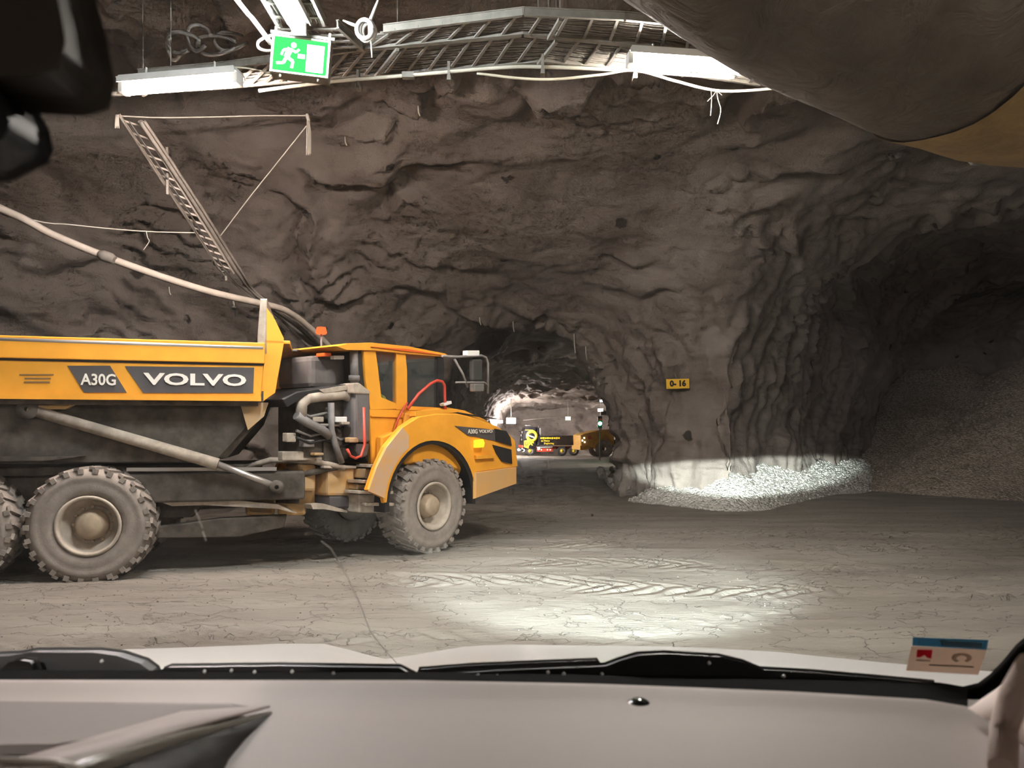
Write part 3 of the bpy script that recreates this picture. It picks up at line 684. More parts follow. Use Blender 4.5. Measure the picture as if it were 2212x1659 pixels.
# exhaust and air intake behind the cab
def fbox(px0, py0, px1, py1, inset, thick, m, name, bev=.015):
    q = FU.P([(px0, py0), (px1, py0), (px1, py1), (px0, py1)], inset); mb = MB().prism(q, FY(inset), FY(inset) + thick, 0); return mb.build(name, m, bevel=bev, **FK)
a = FU.p(764, 745, .45); b = FU.p(766, 826, .45)
mb = MB(); mb.tube([(a[0], FY(.45), a[1]), (b[0], FY(.45), b[1])], .07, 14); mb.build('exhaust_stack', GREYM, **FK)
mb = MB(); a2 = FU.p(765, 818, .45); mb.tube([(a2[0], FY(.45), a2[1] + .05), (a2[0], FY(.45), a2[1] - .03)], .09, 14); mb.build('exhaust_clamp', GREYM, **FK)
fbox(768, 842, 800, 955, .30, .34, mat('grey_panel', (.16, .145, .14), .6, vary=.15), 'radiator_panel', .04)
q = FU.P([(762, 828), (776, 826), (800, 845), (800, 852), (764, 850)], .28); MB().prism(q, FY(.28), FY(.62)).build('panel_cap', DUST, bevel=.02, **FK)
fbox(672, 768, 752, 838, .75, .9, mat('sooty_grey', (.10, .085, .08), .8, col2=(.16, .14, .13), vscale=4), 'air_cleaner_box', .08)
q = FU.P([(610, 862), (640, 846), (700, 836), (765, 828), (768, 846), (720, 848), (660, 856), (622, 880)], .45); MB().prism(q, FY(.45), .5).build('engine_cover', BLK, bevel=.02, **FK)
q = FU.P([(690, 842), (764, 829), (766, 840), (700, 849)], .42); MB().prism(q, FY(.42), FY(.6)).build('cover_edge', DUST, **FK)
fbox(722, 768, 744, 776, .5, .1, WHT2, 'white_lamp', .01); fbox(700, 762, 716, 770, .6, .2, mat('orange_red', (.75, .12, .02), .4), 'rear_lamp', .01)
a = FU.p(655, 762, .9); mb = MB(); mb.lathe([(.26, 0), (.26, .03), (.03, .05)], (a[0] + .3, .1, 3.33), 'Z', 24); mb.build('intake_cap', BLK, **FK)
ftube([(650, 900), (652, 872), (665, 860), (690, 856), (740, 852), (762, 862), (770, 885)], .085, DUST, 'intake_pipe', .50, 12)
ftube([(640, 897), (668, 915), (695, 928), (712, 942)], .07, GREYM, 'coolant_pipe', .48, 12)
ftube([(715, 870), (716, 930), (724, 960), (738, 1000)], .05, GREYM, 'support_tube', .45, 10)
mb = MB(); a = FU.p(705, 925, .6); mb.box((a[0], FY(.9), a[1]), (.95, .6, 1.0)); mb.build('engine_block', DARK, bevel=.05, **FK)
fbox(726, 900, 750, 912, .40, .12, WHT2, 'white_label_box', .01); fbox(740, 911, 756, 917, .36, .1, DUST, 'bracket', .01)
for (x0_, y0_, x1_, y1_, ins_, mm) in ((676, 900, 700, 912, .5, DUST), (690, 915, 735, 921, .46, STEEL), (620, 935, 640, 955, .6, DUST), (656, 950, 680, 966, .5, GREYM), (755, 945, 775, 956, .3, YELD), (680, 978, 700, 984, .45, YELD), (610, 975, 720, 995, .6, DUST), (640, 880, 700, 895, .6, DARK), (700, 935, 740, 1000, .55, DARK)):
    fbox(x0_, y0_, x1_, y1_, ins_, .12, mm, 'engine_bracket', .015)
for k, (ya, cc) in enumerate(((888, .52), (905, .6), (930, .55), (945, .5))):
    ftube([(640, ya), (670, ya + 12), (705, ya + 4), (735, ya + 20), (765, ya + 10)], .022, BLK if k % 2 else GREYM, 'engine_hose', cc)
q = FU.P([(770, 958), (800, 958), (795, 985), (780, 990), (768, 975)], .35); MB().prism(q, FY(.35), FY(.6)).build('urea_tank', GREY, bevel=.03, **FK)
# front frame, hitch side and steps
MB().prism([(-2.3, .95), (-2.3, 1.35), (-1.2, 1.45), (2.2, 1.35), (2.2, .95), (-1.2, .85)], -.45, .45, .03).build('front_frame', DARK, **FK)
fbox(708, 1008, 768, 1072, .55, .5, YELD, 'frame_cheek', .05); fbox(648, 1002, 684, 1062, .7, .4, YELD, 'frame_cheek', .05)
fbox(700, 1006, 770, 1012, .5, .1, DUST, 'cheek_flange', .01)
fbox(712, 1072, 770, 1098, .55, .5, GREY, 'transmission_guard', .03)
q = FU.P([(672, 1090), (700, 1088), (750, 1103), (750, 1108), (700, 1100), (676, 1100)], .5); MB().prism(q, FY(.5), FY(.7)).build('lower_arm', DUST, **FK)
mb = MB(); mb.tube([(0, -.9, WRD), (0, .9, WRD)], .18, 14); mb.build('axle', DARK, **FK)
for k, (yy, x0_, x1_) in enumerate(((1003, 800, 850), (1037, 782, 848), (1060, 775, 850), (1086, 790, 858))):
    fbox(x0_, yy, x1_, yy + 7, .18, .35, STEEL if k in (1,) else DUST, 'step', .008)
fbox(790, 1012, 848, 1034, .3, .4, YELD, 'step_box', .02); fbox(772, 1046, 850, 1058, .34, .4, YELD, 'step_box', .02); fbox(776, 1068, 856, 1108, .30, .4, DUST, 'step_box', .02)
# mirrors on the front corner
MI = .05
ftube([(955, 769), (985, 771), (1040, 768), (1050, 772), (1054, 785), (1054, 850)], .022, GREYM, 'mirror_bracket', MI)
ftube([(982, 776), (1000, 808), (1010, 836)], .020, GREYM, 'mirror_bracket', MI)
ftube([(985, 826), (1046, 826), (1054, 832)], .016, GREYM, 'mirror_bracket', MI)
fbox(1022, 776, 1043, 822, MI - .03, .10, mat('mirror_shell', (.05, .048, .045), .35), 'mirror', .03)
fbox(1024, 828, 1047, 846, MI - .03, .12, mat('wide_mirror', (.38, .36, .33), .25, metal=.6), 'mirror', .03)
fbox(1010, 757, 1036, 769, MI - .02, .12, WHT2, 'work_lamp', .01)
q = FU.P([(958, 872), (975, 866), (976, 872), (960, 877)], .15); MB().prism(q, FY(.15), FY(.25)).build('hood_mirror', WHT2, **FK)
# rear mast with red beacon
a = FU.p(694, 768, .9); b = FU.p(694, 722, .9); mb = MB(); mb.tube([(a[0], FY(.9), a[1]), (b[0], FY(.9), b[1])], .015, 8); mb.build('beacon_mast', GREYM, **FK)
mb = MB(); mb.lathe([(.005, .10), (.07, .09), (.09, 0), (.07, -.02)], (b[0], FY(.9), b[1] + .02), 'Z', 16); mb.build('beacon', REDL, **FK)

# rock lying in the body, its top above the rail
def rock_mesh(seed, r, n=2, flat=.8):
    import bmesh
    bm = bmesh.new(); bmesh.ops.create_icosphere(bm, subdivisions=n, radius=1); rr = random.Random(seed)
    off = Vector((rr.uniform(0, 99), rr.uniform(0, 99), rr.uniform(0, 99)))
    from mathutils import noise
    for v in bm.verts:
        d = 1 + .38 * noise.noise(v.co * 1.1 + off) + .14 * noise.noise(v.co * 3 + off); v.co = v.co * d; v.co.z *= flat; v.co *= r
    me = bpy.data.meshes.new('rock'); bm.to_mesh(me); bm.free(); return me
q = RU.p(318, 742, 1.0)
ROCKL = mat('loose_rock', (.24, .21, .18), .9, vary=.3, vscale=5, bump=.5, bscale=20)
me = rock_mesh(3, .34); me.materials.append(ROCKL); o = shared('rock', me, None, RU.o + RU.h * q[0] + Vector((0, 0, q[1] - .22)))
tag(o, 'lone rock showing just above the rim of the yellow dump body', 'rock')

# driver
def skin_person(name, joints, edges, m, root=0, sub=1):
    me = bpy.data.meshes.new(name); me.from_pydata([j[0] for j in joints], edges, []); o = bpy.data.objects.new(name, me); COL.objects.link(o)
    sk = o.modifiers.new('skin', 'SKIN'); 
    for i, j in enumerate(joints): me.skin_vertices[0].data[i].radius = (j[1], j[1] if len(j) < 3 else j[2])
    me.skin_vertices[0].data[root].use_root = True
    s = o.modifiers.new('sub', 'SUBSURF'); s.levels = sub; s.render_levels = sub; me.materials.append(m); return o
base = FU.o + FU.h * tS; Rz = Matrix.Rotation(FU.a, 4, 'Z')
SKIN = mat('skin', (.55, .33, .24), .6); HIVIS = mat('hivis_jacket', (.62, .75, .06), .7); HAIR = mat('dark_hair', (.05, .035, .025), .8)
J = [((0, 0, 2.10), .16, .13), ((-.02, 0, 2.35), .15, .12), ((0, 0, 2.60), .17, .12), ((.02, 0, 2.74), .07, .07), ((.05, 0, 2.84), .075, .085), ((.06, 0, 2.96), .09, .10), ((.05, 0, 3.02), .06, .07),
     ((0, -.20, 2.63), .07, .07), ((.14, -.27, 2.38), .055, .055), ((.40, -.18, 2.38), .04, .04), ((.50, -.16, 2.40), .035, .02),
     ((0, .20, 2.63), .07, .07), ((.14, .27, 2.38), .055, .055), ((.40, .18, 2.38), .04, .04), ((.50, .16, 2.40), .035, .02),
     ((.06, -.12, 2.10), .10, .10), ((.45, -.14, 2.12), .075, .075), ((.55, -.14, 1.72), .055, .055), ((.68, -.14, 1.66), .045, .035),
     ((.06, .12, 2.10), .10, .10), ((.45, .14, 2.12), .075, .075), ((.55, .14, 1.72), .055, .055), ((.68, .14, 1.66), .045, .035)]
E = [(0, 1), (1, 2), (2, 3), (3, 4), (4, 5), (5, 6), (2, 7), (7, 8), (8, 9), (9, 10), (2, 11), (11, 12), (12, 13), (13, 14), (0, 15), (15, 16), (16, 17), (17, 18), (0, 19), (19, 20), (20, 21), (21, 22)]
per = skin_person('person', J, E, HIVIS, 0, 2); per.location = base; per.rotation_euler = (0, 0, FU.a)
tag(per, 'driver in a yellow-green jacket sitting in the cab of the yellow dump truck', 'person')
mb = MB(); mb.lathe([(.002, .155), (.05, .15), (.09, .11), (.105, .04), (.098, -.04), (.075, -.10), (.045, -.13), (.03, -.15)], (.055, 0, 2.92), 'Z', 20)
mb.add([(.14, -.018, 2.93), (.14, .018, 2.93), (.19, 0, 2.895), (.145, 0, 2.96)], [(0, 2, 3), (1, 3, 2), (0, 1, 2)]); head = mb.build('head', SKIN, per)
mb = MB(); mb.lathe([(.002, .175), (.06, .165), (.10, .12), (.118, .05), (.118, .02)], (.045, 0, 2.92), 'Z', 20); mb.build('hair', HAIR, per)
for s in (-1, 1):
    mb = MB(); hx, hy, hz = .49, s * .165, 2.40
    mb.box((hx + .02, hy, hz), (.09, .035, .08))
    for k in range(4): mb.tube([(hx + .05, hy, hz + .032 - k * .02), (hx + .10, hy - s * .01, hz + .034 - k * .02), (hx + .12, hy - s * .04, hz + .03 - k * .02)], .009, 6)
    mb.tube([(hx + .01, hy - s * .01, hz + .04), (hx + .05, hy - s * .04, hz + .06)], .011, 6); mb.build('hand', SKIN, per)
# ------------------------------------------------------------ cable trays
GALV = mat('dusty_galvanised', (.24, .22, .185), .7, metal=.1, vary=.15, vscale=8)
CABLE = mat('dusty_cable', (.20, .18, .155), .8, vary=.2, vscale=10)
CABLED = mat('dark_cable', (.12, .11, .10), .7)
ROPE = mat('pale_rope', (.62, .58, .50), .9)
def lerp_poly(P, s):
    """point at fraction s of the polyline length"""
    L = [(P[i + 1] - P[i]).length for i in range(len(P) - 1)]; t = s * sum(L)
    for i, l in enumerate(L):
        if t <= l or i == len(L) - 1: return P[i].lerp(P[i + 1], t / l)
        t -= l
def tray(label, A, B, n, hr=.09, cables=(), group=None, hangers=(), cat='cable tray'):
    A = [Vector(a) for a in A]; B = [Vector(b) for b in B]; o0 = (A[0] + A[-1]) / 2
    t = empty('cable_tray', o0); A = [a - o0 for a in A]; B = [b - o0 for b in B]
    for P in (A, B):
        mb = MB()
        for i in range(len(P) - 1):
            e = (P[i + 1] - P[i]).normalized() * .01
            mb.bar(P[i] - e, P[i + 1] + e, .018, hr); 
        mb.build('rail', GALV, t)
        mb = MB()
        for i in range(len(P) - 1):
            e = (P[i + 1] - P[i]).normalized() * .01; z = Vector((0, 0, hr / 2))
            mb.bar(P[i] - e + z, P[i + 1] + e + z, .04, .012); mb.bar(P[i] - e - z, P[i + 1] + e - z, .04, .012)
        mb.build('rail_flange', GALV, t)
    me = None
    for k in range(n):
        s = (k + .5) / n; a, b = lerp_poly(A, s), lerp_poly(B, s); d = b - a
        if me is None:
            mb = MB().box((0, 0, 0), (1, .035, .02)); o = mb.build('rung', GALV, t); me = o.data
        else: o = shared('rung', me, t)
        o.location = (a + b) / 2 - Vector((0, 0, hr / 2 - .02)); o.rotation_euler = (0, 0, math.atan2(d.y, d.x)); o.scale = (d.length, 1, 1)
    for a in hangers:
        p = lerp_poly(A, a); q = lerp_poly(B, a); h = cast(o0 + (p + q) / 2 + Vector((0, 0, .1)), (0, 0, 1)); top = (h[0].z - o0.z + .15) if h else 1.5
        for r in (p, q):
            mb = MB(); mb.tube([r, (r.x, r.y, top)], .009, 6); mb.build('hanger_rod', GALV, t)
        MB().bar(p, q, .04, .04).build('hanger_bar', GALV, t).location.z = -.07
    tag(t, label, cat, group)
    if cables:
        mb = MB(); nc, lo, hi = cables; rr = random.Random(n)
        for c in range(nc):
            f = lo + (hi - lo) * (c + .5) / nc; r = rr.uniform(.007, .014); pts = []
            for k in range(n * 2 + 1):
                s = k / (n * 2); a, b = lerp_poly(A, s), lerp_poly(B, s); p = a.lerp(b, f + .02 * math.sin(k * .7 + c * 2)); pts.append(p + Vector((0, 0, -hr / 2 + .03 + r + (0 if k % 2 else -.006))))
            mb.tube(pts, r, 6)
        o = mb.build('cable_bundle', CABLE, None, o0); tag(o, 'dusty cables lying on the ' + label.split(',')[0], 'cables', kind='stuff')
    return t
ZT = 7.0
def pz(px, py, z): return at(px, py, (z - EYE.z) * F / (HY - py))
R1 = [pz(700, 82, ZT), pz(830, 62, ZT), pz(1130, 25, ZT), pz(1350, 35, ZT), (3.2, 9.15, ZT)]
R2 = [pz(300, 158, ZT), pz(480, 142, ZT), pz(770, 103, ZT), pz(1130, 70, ZT), pz(1450, 100, ZT), (3.4, 9.9, ZT)]
R3 = [pz(150, 200, ZT), pz(480, 184, ZT), pz(720, 163, ZT), pz(1170, 127, ZT), pz(1470, 152, ZT), (3.5, 10.5, ZT)]
R2b = [R2[2] + Vector((.02, -.03, 0)), R2[2].lerp(R2[3], .5) + Vector((0, -.04, 0)), R2[3] + Vector((0, -.04, 0)), R2[4] + Vector((0, -.04, 0)), Vector(R2[5]) + Vector((0, -.04, 0))]
tray('upper cable tray crossing the ceiling, farther from the rock face', [R1[1], R1[2], R1[3], R1[4]], [R2b[0], R2b[2], R2b[3], R2b[4]], 16, cables=(9, .1, .9), hangers=(.45, .9))
tray('long cable tray bending across the ceiling from the green sign to the right lamp', [R2[2], R2[3], R2[4], R2[5]], [R3[2], R3[3], R3[4], R3[5]], 20, cables=(15, .06, .94), hangers=(.1, .47, .8))
tray('cable tray left of the green sign, above the pinkish lamp', [R2[0], R2[1], R2[2]], [R3[0] + Vector((.6, -.0, 0)), R3[1], R3[2]], 15, cables=(5, .5, .9), hangers=(.15,))
XL, XR = -2.77, -2.22
tray('cable tray running toward the viewer above the green exit sign', [(XL, 8.75, 6.9), (XL, 3.0, 6.9)], [(XR, 8.75, 6.9), (XR, 3.0, 6.9)], 20, cables=(12, .05, .95), hangers=(.3, .8))
# link piece behind the sign between the two trays
tray('short cross tray joining the ceiling trays behind the green sign', [(XL, 8.8, 6.9), (-2.9, 9.55, 6.96)], [(XR + .15, 8.8, 6.9), (-1.9, 9.45, 6.96)], 4, cables=(6, .1, .9))
# conduits under the long tray
def line_thing(name, label, cat, pts, r, m, n=8, group=None, parts=None):
    pts = [Vector(p) for p in pts]; c = pts[len(pts) // 2]; mb = MB(); mb.tube([p - c for p in pts], r, n); o = mb.build(name, m, None, c); tag(o, label, cat, group); return o
def smooth_pts(P, n=6):
    P = [Vector(p) for p in P]; out = []
    for i in range(len(P) - 1):
        a, b, c, d = P[max(i - 1, 0)], P[i], P[i + 1], P[min(i + 2, len(P) - 1)]
        for k in range(n):
            t = k / n; out.append(.5 * ((2 * b) + (c - a) * t + (2 * a - 5 * b + 4 * c - d) * t * t + (3 * b - a - 3 * c + d) * t ** 3))
    out.append(P[-1]); return out
ZC = 6.78
cnd = line_thing('conduit_pipe', 'pale conduit pipe clamped under the long ceiling cable tray', 'pipe', smooth_pts([pz(560, 196, ZC), pz(720, 176, ZC), pz(880, 163, ZC), pz(1080, 146, ZC), pz(1190, 145, ZC), pz(1370, 153, ZC), pz(1480, 161, ZC), pz(1585, 167, ZC)]), .024, mat('pale_conduit', (.60, .56, .45), .6))
cc = cnd.location
for (px, py) in ((774, 170), (970, 152), (1172, 138), (1371, 148)):
    p = pz(px, py, ZC + .03); mb = MB(); mb.box(p - cc, (.035, .10, .20)); mb.box(p - cc + Vector((0, 0, -.12)), (.05, .12, .06)); mb.build('clamp', GALV, cnd)
mb = MB(); p = pz(882, 163, ZC); mb.bar(p - cc - Vector((.08, 0, 0)), p - cc + Vector((.08, 0, 0.0)), .075, .075); mb.build('pipe_coupling', GALV, cnd)
line_thing('hanging_cable', 'thin pale cable sagging below the conduit and ending in front of the air duct', 'cable', smooth_pts([pz(1030, 158, ZC - .02), pz(1120, 169, ZC - .05), pz(1200, 171, ZC - .05), pz(1300, 161, ZC - .03), pz(1372, 152, ZC - .02), pz(1455, 174, ZC - .06), pz(1530, 193, ZC - .1), pz(1590, 197, ZC - .12), pz(1700, 189, ZC - .1)]), .018, mat('pale_yellow_cable', (.68, .63, .48), .6))
st = line_thing('frayed_cord', 'knotted pale cord dangling from the sagging cable right of the lamp', 'cord', smooth_pts([at(1548, 196, 10.6), at(1551, 215, 10.6), at(1557, 238, 10.6), at(1550, 268, 10.6)]), .007, ROPE, 6)
for P in ([at(1536, 197, 10.6), at(1537, 220, 10.6), at(1535, 250, 10.6)], [at(1528, 219, 10.6), at(1540, 207, 10.6), at(1548, 198, 10.6), at(1560, 206, 10.6)]):
    mb = MB(); mb.tube([p - st.location for p in smooth_pts(P)], .006, 6); mb.build('cord_end', ROPE, st)
# thin cable above the left lamp
line_thing('hanging_cable', 'thin cable drooping over the pinkish lamp left of the green sign', 'cable', smooth_pts([pz(250, 166, 6.85), pz(330, 172, 6.85), pz(400, 162, 6.85), pz(490, 146, 6.85), pz(560, 152, 6.85), pz(620, 175, 6.85)]), .011, mat('pale_conduit', (.6, .56, .45)), 6)
# grey hose left of the exit sign
hs = line_thing('looped_hose', 'pale hose running down to a loop at the left edge of the green sign', 'hose', smooth_pts([(-3.3, 6.0, 6.95), at(512, 0, 8.2), at(545, 40, 8.4), at(578, 84, 8.6), at(584, 92, 8.75)]), .028, mat('pale_hose', (.58, .56, .50), .6))
mb = MB(); mb.tube([p - hs.location for p in smooth_pts([at(590, 76, 8.75), at(570, 82, 8.8), at(557, 92, 8.8), at(560, 104, 8.8), at(575, 109, 8.8), at(592, 108, 8.8)])], .018, 8); mb.build('hose_loop', mat('pale_hose', (.58, .56, .50), .6), hs)

# exit sign
ES = at(649, 122, 8.75); sg = empty('exit_sign', ES)
sg.rotation_euler = (0, math.radians(4.5), math.radians(6))
W_, H_ = .625, .405
MB().box((0, .09, 0), (W_ + .05, .16, H_ + .05)).build('casing', GALV, sg, bevel=.006)
mb = MB()
for (cx_, cz_, w_, h_) in ((0, H_ / 2 + .008, W_ + .05, .02), (0, -H_ / 2 - .008, W_ + .05, .02), (-W_ / 2 - .012, 0, .025, H_), (W_ / 2 + .012, 0, .025, H_)): mb.box((cx_, 0, cz_), (w_, .03, h_))
mb.build('bezel', mat('cream_bezel', (.7, .66, .5), .5), sg)
MB().box((0, .005, 0), (W_, .01, H_)).build('green_panel', lamp_mat('exit_green', (.06, .72, .16), 1.5), sg)
WS = lamp_mat('exit_white', (.82, 1, .88), 6)
mb = MB(); x_, z_ = -.12, .0; y_ = -.004
mb.lathe([(.001, -.003), (.032, -.003), (.032, .003)], (x_ + .035, y_, z_ + .12), 'Y', 18, False)
for (a, b, w2) in (((.0, .08), (-.04, -.03), .065), ((.0, .07), (.07, .04), .03), ((.07, .04), (.10, .08), .025), ((-.01, .07), (-.08, .05), .03), ((-.08, .05), (-.10, -.01), .025), ((-.03, -.03), (.04, -.07), .036), ((.04, -.07), (.03, -.15), .032), ((-.04, -.03), (-.07, -.10), .036), ((-.07, -.10), (-.15, -.11), .03)):
    mb.bar((x_ + a[0], y_, z_ + a[1]), (x_ + b[0], y_, z_ + b[1]), .006, w2)
mb.build('running_figure', WS, sg)
MB().box((.17, -.004, -.01), (.20, .006, .32)).build('door_symbol', WS, sg)
MB().bar((-.03, -.004, 0), (.05, -.004, 0), .006, .05).build('arrow_symbol', WS, sg)
mb = MB(); mb.box((0, .05, H_ / 2 + .065), (W_ + .12, .045, .035)); mb.build('mounting_bar', GALV, sg)
for s in (-1, 1):
    MB().box((s * (W_ / 2 + .0), .05, H_ / 2 + .06), (.03, .05, .14)).build('mounting_clip', GALV, sg)
    MB().lathe([(.005, -.03), (.014, -.03), (.014, .0)], (s * .22, .02, -H_ / 2 - .03), 'Z', 8).build('screw', GALV, sg)
tag(sg, 'green illuminated exit sign with white running figure hanging below the cable trays', 'sign')

# clump of coiled hose on a wire
hc = at(792, 66, 8.6); cl = empty('hanging_hose_coil', hc); tag(cl, 'knotted coil of pale hose hanging on a wire right of the green sign', 'hose')
PH = mat('pale_hose', (.58, .56, .50), .6)
for k, (rx, rz_, of) in enumerate(((.085, .12, 0), (.075, .10, .03), (.09, .11, -.03))):
    mb = MB(); pts = [Vector((rx * math.cos(a) + of * .6, of, rz_ * math.sin(a))) for a in np.linspace(0, 2 * math.pi, 18)]; mb.tube(pts, .026, 8); mb.build('hose_loop', PH, cl)
MB().box((.05, .02, .0), (.07, .06, .15)).build('hook_plate', GALV, cl, bevel=.01)
def rel(px, py, Y, o): return at(px, py, Y) - o
mb = MB(); mb.tube([(.03, 0, .09), rel(802, 38, 8.6, hc), rel(812, 12, 8.55, hc), rel(816, 2, 8.5, hc), rel(824, -30, 8.4, hc)], [.022, .02, .016, .012, .008], 8); mb.build('suspension_wire', PH, cl)
mb = MB(); mb.tube([rel(741, 44, 8.6, hc), rel(757, 51, 8.6, hc), rel(776, 58, 8.6, hc)], [.008, .018, .02], 8); mb.build('hose_end', PH, cl)
mb = MB(); mb.tube([rel(800, 76, 8.6, hc), rel(802, 100, 8.6, hc), rel(804, 124, 8.6, hc)], .008, 6); mb.build('hanging_strand', PH, cl)
jb = pz(819, 84, ZT + .12); t = empty('junction_box', jb, .15); MB().box((0, 0, 0), (.13, .1, .13)).build('box_body', GALV, t, bevel=.01); MB().box((.10, .0, -.01), (.05, .08, .09)).build('cable_gland', GALV, t, bevel=.01)
tag(t, 'small grey junction box on the ceiling tray right of the hose coil', 'box')
# coiled spare cable left, half lost in the dark
cz = at(420, 95, 10.4); t = empty('cable_coil', cz); tag(t, 'faint coils of dusty cable above the tray left of the green sign', 'cable')
for k, (px, py, w2, h2) in enumerate(((395, 92, .22, .14), (430, 82, .16, .18), (470, 98, .30, .13), (500, 90, .24, .12), (380, 105, .12, .16))):
    p = at(px, py, 10.3 + .1 * k) - cz; mb = MB(); mb.tube([p + Vector((w2 * math.cos(a), .05 * math.sin(2 * a), h2 * math.sin(a))) for a in np.linspace(.3 * k, 5.2 + .3 * k, 18)], .028, 8); mb.build('coil_loop', CABLE, t)

# ------------------------------------------------------------ ventilation duct
def duct_material():
    m = bpy.data.materials.new('brown_duct_fabric'); m.use_nodes = True; nt = m.node_tree; b = nt.nodes['Principled BSDF']; L = nt.links.new
    b.inputs['Roughness'].default_value = .7
    tc = nt.nodes.new('ShaderNodeTexCoord'); n = ng(nt, 'ShaderNodeTexNoise', Scale=1.6, Detail=8, Roughness=.65); L(tc.outputs['Object'], n.inputs['Vector'])
    r = nt.nodes.new('ShaderNodeValToRGB'); e = r.color_ramp.elements; e[0].position = .35; e[0].color = (.075, .055, .038, 1); e[1].position = .7; e[1].color = (.13, .103, .075, 1); L(n.outputs['Fac'], r.inputs['Fac']); L(r.outputs['Color'], b.inputs['Base Color'])
    n2 = ng(nt, 'ShaderNodeTexNoise', Scale=2.5, Detail=5, Distortion=1.2); L(tc.outputs['Object'], n2.inputs['Vector']); bp = ng(nt, 'ShaderNodeBump', Strength=.6, Distance=.12); L(n2.outputs['Fac'], bp.inputs['Height']); L(bp.outputs['Normal'], b.inputs['Normal']); return m
DUCT = duct_material(); DUCTY = mat('ochre_duct_fabric', (.30, .19, .07), .65, vary=.15, bump=.5, bscale=4, bdist=.05)
RD = 1.25
# centre line chosen above and on the near side of the visible lower edge
axis = smooth_pts([(-2.4, 1.4, 7.35), (-.65, 3.2, 6.9), (.98, 4.7, 6.42), (2.7, 6.05, 6.16), (4.35, 6.95, 6.08), (5.2, 7.25, 6.03)], 5)
dc = empty('ventilation_duct', (2.7, 5.8, 6.4)); tag(dc, 'huge brown fabric air duct hanging from the ceiling at upper right', 'duct')
D0 = dc.location
def fabric_tube(pts, R, m, name, seed=0, sag=.06):
    ns = 44; V = []; P = [Vector(p) - D0 for p in pts]
    for i, p in enumerate(P):
        t = (P[min(i + 1, len(P) - 1)] - P[max(i - 1, 0)]).normalized(); u = Vector((0, 0, 1)) - t * t.z; u.normalize(); v = t.cross(u)
        for k in range(ns):
            a = 2 * math.pi * k / ns; r = R * (1 + .018 * math.sin(3 * a + i * .8 + seed) + .012 * math.sin(7 * a - i * 1.3)); V.append(p + (u * math.cos(a) * (1 if math.cos(a) < 0 else .93) + v * math.sin(a)) * r)
    fs = [(i * ns + k, i * ns + (k + 1) % ns, (i + 1) * ns + (k + 1) % ns, (i + 1) * ns + k) for i in range(len(P) - 1) for k in range(ns)]
    mb = MB(); mb.add(V, fs, True); return mb.build(name, m, dc)
fabric_tube(axis, RD, DUCT, 'fabric_sleeve')
ax2 = smooth_pts([(4.15, 6.85, 6.09), (5.2, 7.25, 6.03), (7.5, 7.9, 6.0), (9.5, 8.2, 6.0), (12.5, 8.5, 6.1)], 4)
fabric_tube(ax2, RD * 1.03, DUCTY, 'fabric_sleeve', 2)['label'] = 'ochre sleeve section of the duct'
mb = MB(); j = Vector((5.8, 7.5, 6.35)) - D0
for k in range(5): mb.add([], [])
a0 = at(2113, 335, 8.3) - D0; mb.tube([a0 + Vector((-.12, 0, .06)), a0 + Vector((-.03, 0, -.03)), a0 + Vector((.08, -.02, -.05)), a0 + Vector((.2, -.02, 0))], [.05, .09, .08, .04], 10); mb.build('tied_joint', CABLED, dc)
for k in range(5): MB().tube([a0 + Vector((.06 + .03 * k, -.06, -.07)), a0 + Vector((.08 + .03 * k, -.07, -.11))], .01, 6).build('lace', ROPE, dc)
wr = smooth_pts([Vector((x - .0, y + .0, z + RD + .08)) - D0 for (x, y, z) in ((-2.4, 1.4, 7.2), (1.0, 4.75, 6.6), (4.4, 7.0, 6.35), (9, 8.2, 6.4))], 4)
mb = MB(); mb.tube(wr, .012, 6); mb.build('suspension_wire', GALV, dc)

# ------------------------------------------------------------ ladder and cables on the left wall
def ladder():
    Yt, Yb = 12.2, 15.0
    a0, a1 = at(258, 248, Yt), at(300, 262, Yt); b0, b1 = at(474, 580, Yb), at(506, 590, Yb); c = (a0 + b0) / 2
    LG = mat('ladder_galvanised', (.42, .38, .33), .7); t = empty('cable_ladder', c); tag(t, 'dusty steel cable ladder sloping down the left rock wall', 'ladder')
    for p, q in ((a0, b0), (a1, b1)): MB().bar(p - c, q - c, .03, .045, (0, 1, 0)).build('rail', LG, t)
    me = None; n = 17
    for k in range(n):
        s = (k + .4) / n; s = s ** .93; p, q = a0.lerp(b0, s) - c, a1.lerp(b1, s) - c
        d = q - p
        o = MB().bar(-d / 2, d / 2, .03, .03, (0, 1, 0)).build('rung', LG, t) if me is None else shared('rung', me, t)
        me = o.data; o.location = (p + q) / 2
    for (px, py, qx, qy, yy) in ((361, 318, 362, 420, 13.1), (488, 596, 489, 606, 15.0)):
        MB().bar(at(px, py, yy) - c, at(qx, qy, yy) - c, .04, .02, (0, 1, 0)).build('wall_bracket', GALV, t)
    return t, a1, b1
lad, LA, LB = ladder()
def wall_line(name, label, cat, pix, r, m, off=.12, ends=None, n=4):
    P = [onrock(px, py, off) if Y is None else at(px, py, Y) for px, py, Y in pix]
    return line_thing(name, label, cat, smooth_pts(P, n), r, m)
